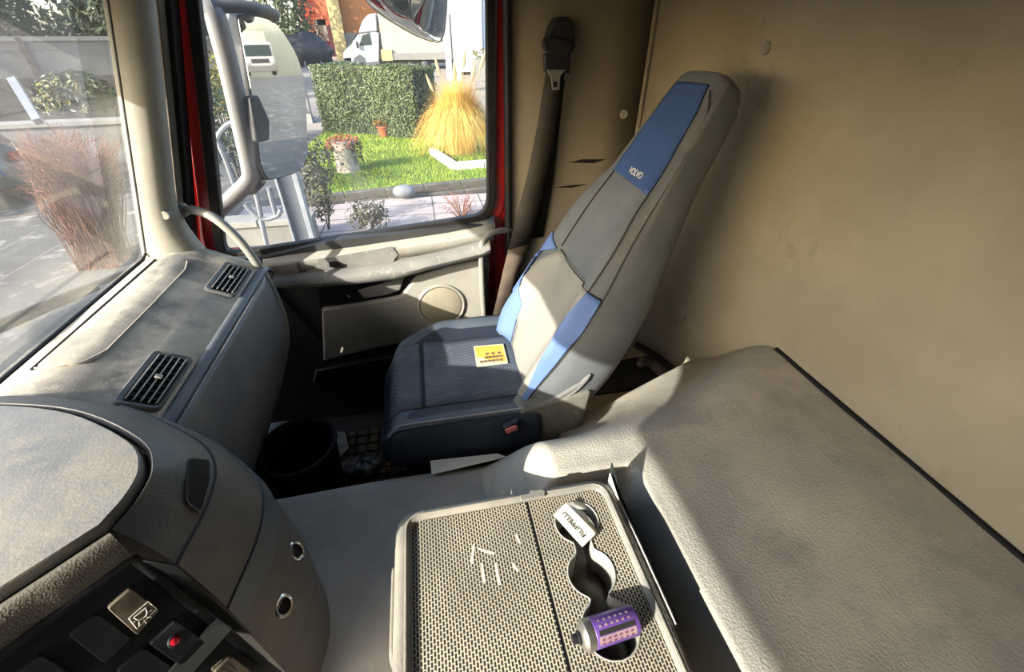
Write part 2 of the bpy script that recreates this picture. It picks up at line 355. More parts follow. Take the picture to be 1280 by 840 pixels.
struct('ceiling', MB().box((0.24, 0.44, ZT + 0.02), (1.45, 2.22, 0.05)), M_ceiling, smooth=False)
# windscreen: raked plane x = xw(z)
def xw(z): return -0.80 + 0.31 * (z - 0.88)
struct('window_1', MB().prism([V(xw(0.86), -0.70, 0.86), V(xw(0.86), 1.31, 0.86), V(xw(1.9), 1.31, 1.9), V(xw(1.9), -0.70, 1.9)], (-0.005, 0, 0)), M_wind, smooth=False)
struct('trim_2', MB().box((-0.47, 0.34, ZT - 0.05), (0.12, 1.95, 0.10)), M_ceiling, bevel=0.02)
# cowl under the windscreen
struct('trim_3', MB().prism([V(-0.815, -0.62, 0.87), V(-0.815, 1.34, 0.87), V(-1.04, 1.34, 0.78), V(-1.04, -0.62, 0.78)], (0, 0, -0.03)), M_black, smooth=False)
struct('wall_front', MB().box((-0.98, 0.42, 0.32), (0.05, 2.05, 0.70)), M_red, smooth=False)
# gasket of the windscreen along pillar and bottom
struct('trim_4', MB().tube([V(xw(z) + 0.004, 1.302, z) for z in (1.9, 1.4, 1.0, 0.9)] + [V(xw(0.885) + 0.004, 1.28, 0.887)] + [V(xw(0.885) + 0.004, y, 0.887) for y in (1.0, 0.5, 0.0, -0.6)], 0.004), M_rubber)

# A-pillar trim
def pil_row(z):
    xl = xw(z); yb = 1.305
    fl = max(0, (1.02 - z) / 0.16) ** 1.5 if z < 1.02 else 0
    p = [V(xl - 0.006, yb + 0.004, z), V(xl + 0.008, yb, z), V(xl + 0.032 + 0.02 * fl, yb - 0.003 - 0.012 * fl, z), V(xl + 0.054 + 0.05 * fl, yb + 0.004 - 0.012 * fl, z), V(xl + 0.066 + 0.07 * fl, yb + 0.028 - 0.01 * fl, z), V(xl + 0.056 + 0.075 * fl, yb + 0.07, z), V(xl + 0.02 + 0.06 * fl, yb + 0.135, z)]
    return crom(p, 4)
struct('trim_5', MB().grid([pil_row(z) for z in (0.84, 0.87, 0.90, 0.93, 0.96, 1.0, 1.05, 1.2, 1.35, 1.5, 1.7, 1.9)]), M_pillar, solid=0.006, ang=70)
# seals and red body edge, front side of door opening (raked like the pillar)
def strip(name, offs, Y, z0, z1, material, thick):
    (a, b) = offs
    mb = MB().prism([V(xw(z0) + a, Y, z0), V(xw(z1) + a, Y, z1), V(xw(z1) + b, Y, z1), V(xw(z0) + b, Y, z0)], (0, thick, 0))
    return struct(name, mb, material, bevel=0.004)
def off_at(px, py, Y): p = ony(px, py, Y); return p.x - xw(p.z)
o1 = off_at(186, 20, 1.46); o2 = off_at(201, 20, 1.46)
strip('trim_6', (o1, o2), 1.455, 0.70, 1.9, M_brownseal, 0.05)
o3 = off_at(201, 20, 1.49); o4 = off_at(216, 20, 1.49)
strip('trim_7', (o3 - 0.01, o4), 1.49, 0.68, 1.9, M_rubber, 0.05)
o5 = off_at(212, 60, 1.56); o6 = off_at(226, 60, 1.56)
strip('trim_8', (o5 - 0.02, o6 + 0.01), 1.56, 0.55, 1.9, M_red, 0.04)
# rear side of door opening
struct('trim_9', MB().box((0.281, 1.50, 0.98), (0.014, 0.05, 1.86)), M_rubber, bevel=0.004)
struct('trim_10', MB().box((0.268, 1.57, 0.98), (0.05, 0.03, 1.86)), M_red, bevel=0.006)

# ------------------------------------------------------------------ passenger door (structure with parts)
YG = 1.55
door = bpy.data.objects.new('door_1', None); C.objects.link(door); door.location = (-0.2, 1.52, 0.05); door['kind'] = 'structure'
def rrect(pts, rad, n=6):
    out = []; N = len(pts)
    for i, p in enumerate(pts):
        a = (pts[i - 1] - p); b = (pts[(i + 1) % N] - p); r = rad[i]
        pa = p + a.normalized() * r; pb = p + b.normalized() * r
        for k in range(n + 1):
            t = k / n; out.append(pa * (1 - t) ** 2 + p * (2 * t * (1 - t)) + pb * t * t)
    return out
gl = [ony(281, 318, YG), ony(610.5, 268, YG), V(0.245, YG, 1.84), V(-0.43, YG, 1.84)]
gpath = rrect(gl, [0.05, 0.07, 0.07, 0.07])
obj('window_glass', MB().prism(gpath, (0, 0.005, 0)), M_side, door, smooth=False)
def ring(path, o_in, o_out, y0, y1):
    c = sum(path, V(0, 0, 0)) / len(path); N = len(path); rings = []
    for i, p in enumerate(path):
        t = (path[(i + 1) % N] - path[i - 1]).normalized(); n = V(t.z, 0, -t.x)
        if n.dot(p - c) < 0: n = -n
        a = p + n * o_in; b = p + n * o_out
        rings.append([V(a.x, y0, a.z), V(b.x, y0, b.z), V(b.x, y1, b.z), V(a.x, y1, a.z)])
    return MB().grid(rings, cu=True, cv=True)
obj('window_rubber', ring(gpath, -0.006, 0.024, 1.53, 1.565), M_rubber, door, bevel=0.004)
obj('window_frame', ring(gpath, 0.022, 0.062, 1.548, 1.585), M_red, door, bevel=0.004)
# outer skin below the window
obj('outer_skin', MB().box((-0.2, 1.60, 0.30), (1.15, 0.03, 0.95)), M_red, door, smooth=False)
YP = 1.475
def dpoly(pp, Y): return [ony(x, y, Y) for x, y in pp]
# inner card behind everything
obj('inner_card', MB().prism(dpoly([(310, 326), (420, 300), (615, 280), (613, 300), (608, 412), (520, 432), (402, 470), (330, 520), (300, 480)], 1.50), (0, 0.035, 0)), M_doordark, door, smooth=False)
# window sill ledge (dusty beige top)
sill = [[ony(x, y, 1.548), ony(x, y2, 1.50), ony(x + 0.5, y3, 1.468), ony(x + 0.5, y3 + 12, 1.468)] for x, y, y2, y3 in [(328, 317, 324, 330), (380, 307, 316, 325), (440, 298, 309, 318), (500, 288, 300, 310), (560, 280, 291, 302), (600, 273, 283, 293), (617, 268, 277, 288)]]
obj('sill_ledge', MB().grid(sill), M_door, door, solid=0.012)
# dusty tray in the ledge; recess shade painted as a flush darker band
obj('ledge_tray', MB().prism(dpoly([(398, 324), (490, 308), (497, 318), (490, 329), (402, 341), (394, 334)], 1.4655), (0, -0.0015, 0)), M_doorgrey, door, smooth=False)
obj('lock_slot', MB().prism(dpoly([(411, 328), (420, 326), (434, 331), (432, 335), (412, 334)], 1.4635), (0, -0.0012, 0)), M_dark, door, bevel=0.002)
# armrest: a bar swept along the door
arm = []
for x, yt, yb in [(345, 345, 359), (400, 340, 357), (450, 334, 354), (495, 328, 349), (530, 320, 338), (570, 311, 328), (602, 303, 321), (612, 297, 316)]:
    a = ony(x, yt, 1.46); b = ony(x, yb, 1.44); mz = (a.z + b.z) / 2; hh = (a.z - b.z) / 2 + 0.004
    arm.append([V(b.x, 1.455 + 0.042 * math.cos(q), mz + hh * math.sin(q)) for q in [2 * math.pi * k / 12 for k in range(12)]])
obj('armrest', MB().loft(arm), M_doorgrey, door)
obj('ledge_face', MB().prism(dpoly([(345, 336), (400, 332), (490, 318), (560, 303), (612, 290), (612, 306), (560, 320), (490, 338), (400, 350), (345, 352)], 1.472), (0, 0.02, 0)), M_doorgrey, door, smooth=False)
obj('pull_recess', MB().prism(dpoly([(398, 362), (450, 354), (512, 343), (508, 356), (500, 369), (452, 378), (400, 384)], 1.492), (0, 0.006, 0)), M_dark, door, smooth=False)
obj('pull_plate', MB().prism(dpoly([(447, 362), (505, 346), (500, 362), (484, 368), (455, 372)], 1.482), (0, -0.006, 0)), M_doorgrey, door, bevel=0.004)
pan = dpoly([(402, 387), (452, 380), (500, 371), (510, 360), (520, 346), (560, 334), (599, 325), (603, 340), (606, 404), (560, 415), (520, 426), (460, 438), (404, 452)], YP)
obj('door_panel', MB().prism(pan, (0, 0.03, 0)), M_door, door, bevel=0.008, seg=3)
sc_ = ony(552, 382, YP - 0.004); spk = []
def sp_ring(r, y): return [V(sc_.x + r * math.cos(q), y, sc_.z + r * math.sin(q)) for q in [2 * math.pi * k / 36 for k in range(36)]]
obj('speaker_grille', MB().loft([sp_ring(0.080, YP + 0.0), sp_ring(0.080, YP - 0.007), sp_ring(0.07, YP - 0.011), sp_ring(0.03, YP - 0.013)]), M_speaker, door)
obj('speaker_rim', MB().tube([V(sc_.x + 0.087 * math.cos(q), YP - 0.003, sc_.z + 0.087 * math.sin(q)) for q in [2 * math.pi * k / 40 for k in range(40)]], 0.006, closed=True), M_door, door)
obj('corner_cap', MB().prism(dpoly([(327, 333), (372, 327), (376, 343), (350, 347), (327, 346)], 1.468), (0, -0.01, 0)), M_doorgrey, door, bevel=0.004)
obj('storage_pocket', MB().prism(dpoly([(396, 458), (490, 440), (492, 452), (486, 468), (400, 480), (392, 472)], 1.47), (0, -0.03, 0)), M_black, door, bevel=0.008)
# tubular grab rail at the rear of the door
rail = crom([ony(638, 287, 1.49), ony(622, 289, 1.46), ony(609, 295, 1.44), ony(602, 308, 1.435), ony(602, 340, 1.435), ony(604, 380, 1.435), ony(606, 412, 1.435), ony(606, 430, 1.47)], 5)
obj('grab_rail', MB().tube(rail, 0.0105, 10), M_steelgrey, door)
obj('lower_card', MB().prism([V(-0.80, 1.49, 0.02), V(0.28, 1.49, 0.02), V(0.28, 1.49, 0.44), V(-0.45, 1.49, 0.36), V(-0.62, 1.49, 0.78), V(-0.80, 1.49, 0.78)], (0, 0.03, 0)), M_doordark, door, smooth=False)

# ------------------------------------------------------------------ engine tunnel and bunk, one moulded vinyl cover
def mat_z(x, y):
    # raised part: a rounded L of bunk plus a bump reaching forward past the box
    q1 = (x - 0.290) * 1.3; q2 = min((x - 0.06) * 0.7, (y - 0.471) * 1.9)
    k = 0.03; h_ = max(0.0, min(1.0, 0.5 + 0.5 * (q1 - q2) / k)); d = q2 + (q1 - q2) * h_ + k * h_ * (1 - h_)
    sx = sst(0.0, 0.10, d)
    y0_ = 0.575 + 0.215 * sst(0.55, 0.92, x); y1_ = 0.88 + 0.43 * (max(0.3, min(0.9, x)) - 0.42)
    top = 0.674 + 0.008 * sst(0.4, 0.93, x)
    side = top - (top - 0.44) * sst(y0_, y1_ + 0.02, y)
    z = 0.45 + (side - 0.45) * sx
    if x > 0.25: z -= (z - 0.30) * sst(y1_, y1_ + 0.07, y) * sst(0.28, 0.40, x)
    if y > 1.0: z -= 0.05 * sst(1.0, 1.3, y)
    return z + 0.003 * math.sin(9 * x + 4 * y) + 0.002 * math.sin(17 * y - 6 * x)
def ymax(x): return 0.772 if x < 0.2 else 0.772 + (0.60) * sst(0.28, 0.40, x)
def cover(x0, x1, nx, ny):
    P = []; keep = []
    for i in range(nx + 1):
        x = x0 + (x1 - x0) * i / nx; ym = ymax(x); col = []; kp = []
        for j in range(ny + 1):
            y = -0.6 + 1.97 * j / ny; ed = ym - y; z = mat_z(x, min(y, ym))
            if ed < 0.045: z -= 0.045 - math.sqrt(max(0, 0.045 ** 2 - (0.045 - max(ed, 0)) ** 2))
            if ed < 0: z = max(0.0, z - 40 * -ed); 
            if z < 0.001: y = min(y, ym + 0.02); z = 0.0
            col.append(V(x, y, z)); kp.append(ed > -0.03)
        P.append(col); keep.append(kp)
    mb = MB().grid(P); K = ny + 1
    mb.f = [f for f in mb.f if any(keep[i // K][i % K] for i in f)]
    return mb
bunk = thing('bunk', 'long grey-beige grained vinyl bunk and engine cover along the rear wall', 'bunk', (0.6, 0.1, 0))
obj('bunk_top', cover(0.06, XB - 0.018, 150, 250), M_bunk, bunk, ang=80)
obj('tunnel_cover', cover(-0.64, 0.06, 50, 250), M_tunnel, bunk, ang=80)['label'] = 'lower dark-dusted engine tunnel cover'
obj('corner_shade', MB().grid([[V(x, y, mat_z(x, y) + 0.006) for y in lin_(1.12, 1.34, 8)] for x in lin_(0.42, 0.84, 8)]), M_doordark, bunk, solid=0.006)['label'] = 'dark sheet painted in as shade of the gap behind the seat'  # dark sheet laid in for the shade of the floor gap
obj('edge_gap', MB().tube([V(XB - 0.02, y, mat_z(XB - 0.02, y) + 0.002) for y in (-0.58, -0.2, 0.2, 0.5, 0.7, 0.80)], 0.006), M_dark, bunk)

# ------------------------------------------------------------------ dashboard
PROF = [(-0.80, 0.882), (-0.77, 0.893), (-0.72, 0.898), (-0.68, 0.892), (-0.655, 0.880), (-0.60, 0.853), (-0.528, 0.8185)]
def yend(z): return 1.36
dash = thing('dashboard', 'dust-covered grey passenger dashboard with two air vents below the windscreen', 'dashboard', (-0.65, 0.9, 0.4))
def dprof(prof, y0, y1, n=24, rnd=0.05):
    rows = []
    for i in range(n + 1):
        y = y0 + (y1 - y0) * i / n; e = max(0, (y - (y1 - rnd)) / rnd); dz = 0.035 * e ** 2.2
        rows.append([V(x, y, z - dz) for x, z in prof])
    return MB().grid(rows)
obj('top_pad', dprof(PROF, 0.30, 1.40, 44, 0.09), M_dash, dash, solid=0.012)
obj('trim_strip', dprof([(-0.528, 0.8190), (-0.519, 0.8165), (-0.510, 0.8125), (-0.505, 0.806)], 0.45, 1.385, 24, 0.06), M_blue_strip, dash, solid=0.01)['label'] = 'blue-grey crease strip'
fprof = [(-0.507, 0.806), (-0.499, 0.77), (-0.493, 0.72), (-0.494, 0.66), (-0.510, 0.57), (-0.55, 0.46), (-0.61, 0.34), (-0.69, 0.18), (-0.76, 0.02)]
rows = []
for i in range(25):
    y = 0.42 + 0.93 * i / 24; e = max(0, (y - 1.22) / 0.13)
    rows.append([V(x - 0.05 * e ** 2 * (1 if k > 0 else 0.6), y, z) for k, (x, z) in enumerate([(q.x, q.z) for q in crom([V(a, 0, b) for a, b in fprof], 3)])])
obj('glovebox_front', MB().grid(rows), M_dashlow, dash, solid=0.012)
obj('end_panel', MB().prism([V(-0.80, 1.355, 0.86), V(-0.66, 1.355, 0.865), V(-0.56, 1.355, 0.80), V(-0.54, 1.355, 0.7), V(-0.56, 1.355, 0.55), V(-0.66, 1.355, 0.3), V(-0.8, 1.355, 0.02), V(-0.93, 1.355, 0.02), V(-0.93, 1.355, 0.8)], (0, 0.012, 0)), M_doordark, dash, smooth=False)
# raised document-tray lid on top, its dark groove and pale edge
lidp = [V(-0.742, 0.775, 0.9), V(-0.733, 1.20, 0.9), V(-0.72, 1.245, 0.9), V(-0.685, 1.255, 0.9), V(-0.664, 1.23, 0.9), V(-0.668, 0.86, 0.9), V(-0.678, 0.80, 0.9), V(-0.70, 0.775, 0.9)]
def top_z(x): return lerp_tab(PROF, x)[0]
lp = rrect([V(-0.742, 0.775, 0), V(-0.736, 1.25, 0), V(-0.66, 1.25, 0), V(-0.662, 0.775, 0)], [0.01, 0.03, 0.03, 0.04])
obj('tray_lid', MB().grid([[V(p.x + (-0.70 - p.x) * k, p.y + (1.01 - p.y) * k, top_z(p.x + (-0.70 - p.x) * k) + (0.0035 if k > 0 else -0.002)) for k in (0, 0.001, 0.05, 0.4, 0.8, 0.999)] for p in lp], cu=True), M_dash, dash)
obj('lid_groove', MB().tube([V(-0.746, y, top_z(-0.746) + 0.0015) for y in (0.77, 0.9, 1.1, 1.25)], 0.003, 6), M_dark, dash)
obj('lid_edge', MB().tube([V(x, y, top_z(x) + 0.003) for x, y in ((-0.742, 0.772), (-0.70, 0.773), (-0.672, 0.79), (-0.660, 0.83), (-0.658, 1.0), (-0.658, 1.2), (-0.668, 1.245))], 0.0018, 6), M_dustline, dash)
# vents
fa = V(-0.655, 0, 0.880); fb = V(-0.528, 0, 0.8185); vd = (fb - fa).normalized(); vn = V(-vd.z, 0, vd.x)
if vn.z < 0: vn = -vn
vo = V(-0.568, 0, 0.8379)
def vent(yc, ln, label):
    def P(u, v, n): return vo + V(0, yc + u, 0) + vd * v + vn * n
    hw = 0.037
    outer = rrect([P(-ln / 2, -hw, 0), P(ln / 2, -hw, 0), P(ln / 2, hw, 0), P(-ln / 2, hw, 0)], [0.014] * 4, 4)
    inner = rrect([P(-ln / 2 + 0.012, -hw + 0.011, 0), P(ln / 2 - 0.012, -hw + 0.011, 0), P(ln / 2 - 0.012, hw - 0.008, 0), P(-ln / 2 + 0.012, hw - 0.008, 0)], [0.008] * 4, 4)
    f = obj('air_vent', MB().grid([[a - vn * 0.004, a + vn * 0.004, a * 0.7 + b * 0.3 + vn * 0.007, b + vn * 0.004, b - vn * 0.002] for a, b in zip(outer, inner)], cu=True), M_dashlow, dash)
    obj('vent_well', MB().prism([p + vn * 0.0008 for p in inner], vn * 0.0012), M_dark, f, smooth=False)
    for k in range(5):
        v = -hw + 0.016 + k * 0.0118
        obj('vent_blade', MB().box(P(0, v, 0.0075), (0.0022, ln - 0.03, 0.006), Matrix((vd, V(0, 1, 0), vn)).transposed() @ Matrix.Rotation(0.5, 3, 'Y')), M_steelgrey, f, smooth=False)
    for k in range(7):
        u = -ln / 2 + 0.026 + k * (ln - 0.052) / 6
        obj('cross_blade', MB().box(P(u, 0.001, 0.004), (2 * hw - 0.022, 0.0018, 0.004), Matrix((vd, V(0, 1, 0), vn)).transposed()), M_black, f, smooth=False)
    obj('vent_knob', MB().box(P(0.0, 0.004, 0.011), (0.012, 0.009, 0.006), Matrix((vd, V(0, 1, 0), vn)).transposed()), M_steelgrey, f, bevel=0.0015)
vent(1.212, 0.17, ''); vent(0.775, 0.165, '')

# ------------------------------------------------------------------ curved grab bar at the windscreen pillar
gb = crom([ony(229, 262, 1.40), ony(248, 264, 1.37), ony(270, 274, 1.35), ony(297, 298, 1.34), ony(320, 328, 1.33), ony(340, 362, 1.33), ony(354, 398, 1.33), ony(357, 425, 1.335), ony(354, 450, 1.36)], 5)
gh = thing('grab_handle', 'curved grey grab handle from the windscreen pillar down beside the dashboard end', 'handle', gb[-1])
obj('handle_bar', MB().tube(gb, 0.0125, 12), M_steelgrey, gh)
obj('handle_foot', MB().ell(gb[0], (0.016, 0.02, 0.02)), M_steelgrey, gh)
b_ = ony(208, 268, 1.312)
struct('trim_11', MB().lathe(b_ + V(0.0, -0.0085, 0.0), [(0.0115, -0.02), (0.0115, 0.002), (0.0095, 0.0030), (0.009, 0.0022)], 20, Matrix.Rotation(math.radians(90), 3, 'X')), M_pillar)

# ------------------------------------------------------------------ centre console (drum-shaped end of the driver's dashboard)
cons = thing('centre_console', 'rounded dark centre console with dusty lid, sockets and switches in the near left corner', 'console', (-0.45, 0.45, 0.45))
def zrow(pp): return [onz(x, y, z) for x, y, z in pp]
A0 = [V(-0.80, 0.66, 0.915)] + zrow([(0, 508, .93), (90, 518, .938), (165, 553, .947), (181, 585, .95), (166, 620, .95), (132, 660, .95)])
A1 = [V(-0.80, 0.70, 0.865)] + zrow([(20, 497, .872), (150, 508, .882), (238, 545, .89), (268, 577, .885), (262, 625, .885), (222, 705, .895)])
A2 = [V(-0.80, 0.73, 0.80)] + [V(-0.60, 0.70, 0.80), V(-0.46, 0.645, 0.80)] + zrow([(300, 580, .80), (326, 610, .80), (324, 665, .80), (285, 760, .805)])
A3 = [V(-0.80, 0.735, 0.77)] + [V(-0.60, 0.705, 0.77), V(-0.455, 0.65, 0.765)] + zrow([(314, 590, .76), (342, 628, .76), (343, 690, .76), (302, 782, .76)])
A4 = [p + (V(p.x + 0.5, p.y - 0.42, 0).normalized() * 0.014) + V(0, 0, -0.14) for p in A3]
A5 = [p + (V(p.x + 0.5, p.y - 0.42, 0).normalized() * 0.006) + V(0, 0, -0.33) for p in A3]
A6 = [p + V(0, 0, -0.37) for p in A3]
ROWS = [crom(r, 5) for r in (A0, A1, A2, A3, A4, A5, A6)]
def between(r0, r1, n, rowsrc=ROWS, bulge=0.0):
    out = []
    for k in range(n + 1):
        t = k / n; out.append([a.lerp(b, t) + V(0, 0, bulge * math.sin(math.pi * t)) for a, b in zip(rowsrc[r0], rowsrc[r1])])
    return out
rim = [[p + V(0, 0, -0.02) for p in ROWS[0]], [p + V(0, 0, -0.001) for p in ROWS[0]]]
def outset(row, d, dz): return [p + V(p.x + 0.55, p.y - 0.42, 0).normalized() * d + V(0, 0, dz) for p in row]
first = [[p + V(0, 0, -0.03) for p in outset(ROWS[0], 0.004, 0)], outset(ROWS[0], 0.004, -0.004), outset(ROWS[0], 0.009, 0.001)]
obj('upper_panel', MB().grid(first + between(0, 1, 6, bulge=0.012)[2:]), M_con, cons)
obj('second_panel', MB().grid(between(1, 2, 5, bulge=0.010)), M_con, cons)
obj('trim_strip', MB().grid([outset(r, 0.0025, 0.0015) for r in between(2, 3, 2)]), M_blue_strip, cons)['label'] = 'blue-grey curved strip'
obj('lower_panel', MB().grid(between(3, 4, 3) + between(4, 5, 3)[1:] + between(5, 6, 1)[1:]), M_con, cons)
for r, rd in ((1, 0.0018), (2, 0.0022)):
    obj('panel_seam', MB().tube([p + V(0, 0, 0.0006) for p in ROWS[r][10:]], rd, 6), M_black, cons)
# lid
dl = onz(0, 745, .95); dl2 = V(-0.80, dl.y - (dl.x + 0.80) * 0.9, 0.95) ; dl2 = V(-0.62, 0.13, 0.95)
lid = ROWS[0] + [onz(70, 700, .95), dl, dl2, V(-0.80, 0.13, 0.95)]
cen = V(-0.58, 0.42, 0.95)
obj('lid', MB().grid([[cen + (p - cen) * k + V(0, 0, dz) for p in lid] for k, dz in ((0.985, -0.02), (0.988, 0.003), (0.975, 0.006), (0.8, 0.009), (0.4, 0.012), (0.001, 0.013))], cv=True), M_lid, cons)
obj('lid_gap', MB().prism([p + V(0, 0, -0.012) for p in lid], (0, 0, 0.004)), M_dark, cons, smooth=False)
# recess of the lid handle
def on_panel(px, py):   # point on the upper panel under a pixel
    d = _ray(px, py).normalized(); best = None
    for r in between(0, 1, 24, bulge=0.012):
        for p in crom(r, 2):
            q = (p - CAM); dist = (q - d * q.dot(d)).length
            if best is None or dist < best[0]: best = (dist, p)
    return best[1]
hp = [on_panel(x, y) for x, y in [(236, 573), (262, 577), (262, 600), (252, 641), (233, 628), (230, 612)]]
hn = (hp[2] - hp[0]).cross(hp[3] - hp[0]).normalized(); hn = hn if hn.z > 0 else -hn
hr = rrect(hp, [0.006] * 6, 3); hc = sum(hr, V(0, 0, 0)) / len(hr)
hw_ = obj('handle_recess', MB().grid([[p - hn * 0.002, p + hn * 0.0040, hc + (p - hc) * 0.95 + hn * 0.0040, hc + (p - hc) * 0.93 + hn * 0.003] for p in hr], cu=True), M_con, cons)
obj('recess_floor', MB().prism([hc + (p - hc) * 0.945 + hn * 0.0030 for p in hr], hn * 0.0006), M_dark, hw_, smooth=False)
# sockets
for px, py in ((368, 692), (354, 755)):
    d = _ray(px, py).normalized(); best = None
    for r in between(3, 4, 16) + between(4, 5, 16):
        for p in crom(r, 3):
            q = p - CAM; ds = (q - d * q.dot(d)).length
            if best is None or ds < best[0] and p.x > -0.36: best = (ds, p)
    p = best[1]; n = V(p.x + 0.5, p.y - 0.42, 0.12).normalized(); R = V(0, 0, 1).rotation_difference(n).to_matrix()
    s = obj('power_socket', MB().lathe(p, [(0.0165, -0.005), (0.0165, 0.004), (0.0145, 0.006), (0.0115, 0.005), (0.0105, -0.002)], 24, R, caps=False), M_chrome, cons)
    obj('socket_hole', MB().lathe(p, [(0.0115, 0.0005), (0.0115, 0.002)], 20, R), M_dark, s)
# padded roll between lid and switch panel
r0 = [onz(132, 660, .95), onz(70, 700, .95), dl, dl2]
r2 = [onz(165, 694, .918), onz(88, 752, .918), onz(0, 818, .918), V(dl2.x + 0.06, dl2.y - 0.05, 0.918)]
roll = []
for k in range(8):
    t = k / 7; roll.append([a.lerp(b, t) + V(0.004, -0.004, 0.016 * math.sin(math.pi * t)) + V(0, 0, -0.004 * (1 - t)) for a, b in zip(crom(r0, 4), crom(r2, 4))])
obj('padded_roll', MB().grid(roll), M_roll, cons)
# switch panel plane
P1 = onz(165, 697, .918); P2 = onz(287, 790, .795); P3 = onz(0, 822, .918)
pn = (P2 - P1).cross(P3 - P1).normalized(); pn = pn if pn.z > 0 else -pn
def sp(px, py, h=0.0): return onp(px, py, P1 + pn * h, pn)
ex = (P2 - P1)
panel = [P1, P2, P2 + ex * 1.2, P3 + ex * 2.2, P3 + (P3 - P1) * 0.6 + ex * 2.2, P3 + (P3 - P1) * 0.6]
obj('switch_panel', MB().prism([p - pn * 0.004 for p in panel], -pn * 0.02), M_black, cons, smooth=False)
obj('panel_frame', MB().tube([sp(-30, 842, .001), sp(20, 805, .001), sp(90, 754, .001), sp(160, 702, .001), sp(168, 699, .001), sp(178, 706, .001), sp(230, 748, .001), sp(288, 794, .001), sp(330, 830, .001)], 0.004, 8, flat=1.3), M_black, cons)
obj('end_frame', MB().prism([P1 + pn * 0.002, onz(222, 706, .90), onz(286, 762, .806), onz(318, 795, .74), P2 - pn * 0.004], -pn * 0.012), M_black, cons, bevel=0.003)
obj('blue_corner', MB().prism([sp(270, 772, .002), sp(290, 785, .002), sp(205, 880, .002), sp(182, 868, .002), sp(260, 782, .002)], pn * 0.004), M_blue_strip, cons, bevel=0.002)['label'] = 'blue-grey corner strip'
def switch(quad, material, h=0.006, r=0.003):
    q = rrect([sp(x, y, -0.004) for x, y in quad], [r] * 4, 3); c = sum(q, V(0, 0, 0)) / len(q)
    q = [c + (p - c) * 0.97 for p in q]
    return obj('rocker_switch', MB().loft([q, [p + pn * (h + 0.001) for p in q], [c + (p - c) * 0.93 + pn * (h + 0.004) for p in q]]), material, cons, bevel=0.0), h + 0.0
s1, h1 = switch([(131, 757), (161, 731), (198, 760), (170, 792)], M_btnlight, 0.010)
s1['label'] = 'worn rocker switch with light symbol'
# light symbol (outline square, half disc and rays)
def line3(parent, pts, r, material, name='symbol'): return obj(name, MB().tube(pts, r, 5), material, parent)
hh = 0.0108
fr = [sp(x, y, hh) for x, y in [(161, 773), (185, 752), (196, 761), (171, 786)]]
line3(s1, fr + [fr[0]], 0.0005, M_white, 'symbol_frame')
line3(s1, [sp(x, y, hh) for x, y in [(167, 772), (182, 760), (184, 766), (182, 770), (177, 774), (172, 775), (167, 772)]], 0.0007, M_white, 'symbol_lamp')
for a, b in (((186, 765), (190, 762)), ((184, 771), (189, 771)), ((180, 775), (183, 779)), ((174, 777), (174, 782)), ((169, 776), (166, 779))):
    line3(s1, [sp(*a, hh), sp(*b, hh)], 0.0007, M_white, 'symbol_ray')
switch([(84, 792), (120, 764), (166, 796), (130, 829)], M_btn, 0.004)
s3, h3 = switch([(183, 802), (217, 771), (257, 800), (225, 832)], M_btn, 0.006)
lc = sp(218, 801, 0.0075); R = V(0, 0, 1).rotation_difference(pn).to_matrix()
obj('lamp_ring', MB().lathe(lc, [(0.0068, -0.002), (0.0068, 0.002), (0.0055, 0.003)], 20, R, caps=False), M_black, s3)
obj('warning_lamp', MB().ell(lc + pn * 0.001, (0.0056, 0.0056, 0.003), 16, 8, R), M_red_lens, s3)['label'] = 'red warning lamp'
switch([(143, 836), (180, 806), (224, 836), (186, 870)], M_btn, 0.005)
switch([(14, 842), (50, 814), (100, 846), (60, 880)], M_btn, 0.003)
obj('worn_sticker', MB().prism([sp(x, y, -0.003) for x, y in [(246, 822), (260, 805), (264, 812), (243, 838), (236, 834)]], pn * 0.001), M_btnlight, cons, smooth=False)
s7, _ = switch([(262, 836), (285, 816), (316, 838), (290, 866)], M_btnlight, 0.010)
for a, b in (((276, 838), (286, 828)), ((286, 828), (296, 838)), ((280, 836), (292, 842)), ((288, 830), (286, 842))): line3(s7, [sp(*a, 0.0145), sp(*b, 0.0145)], 0.0006, M_black)

# ------------------------------------------------------------------ passenger seat
seat = thing('passenger_seat', 'reclined grey and blue truck seat with navy cushion beside the passenger door', 'seat', (0.05, 1.08, 0))
# cushion body: sections along x
def cush_sec(x):
    t = (x + 0.205) / 0.475                       # 0 front .. 1 back
    fr = sst(-0.205, -0.13, x)
    y0 = 0.80 + 0.035 * (1 - fr); y1 = 1.375 - 0.16 * (1 - sst(-0.24, 0.03, x)) - 0.03 * (1 - fr)
    top = 0.505 + 0.02 * fr; bot = 0.385 + 0.0 * t
    top -= 0.06 * (1 - fr) ** 1.5
    bot += 0.02 * (1 - fr)
    pts = []
    yc = (y0 + y1) / 2; w_ = (y1 - y0) / 2
    prof = [(-0.90, bot, 1), (-0.97, bot + 0.02, 1), (-1.0, bot + 0.06, 1), (-0.985, top - 0.035, 1), (-0.95, top + 0.004, 1), (-0.88, top + 0.022, 1), (-0.78, top + 0.018, 1), (-0.62, top - 0.002, 1), (-0.3, top - 0.004, 1), (0, top - 0.004, 1), (0.3, top - 0.004, 1), (0.62, top, 1), (0.78, top + 0.02, 1), (0.9, top + 0.02, 1), (0.97, top - 0.01, 1), (1.0, top - 0.05, 1), (0.97, bot + 0.02, 1), (0.88, bot, 1)]
    return [V(x, yc + w_ * a, z) for a, z, _ in prof]
xs = [-0.205, -0.198, -0.18, -0.15, -0.11, -0.05, 0.02, 0.09, 0.16, 0.22, 0.27]
secs = [cush_sec(x) for x in xs]
cushion = obj('cushion', MB().loft(secs), M_navyside, seat, sub=2, ang=180)
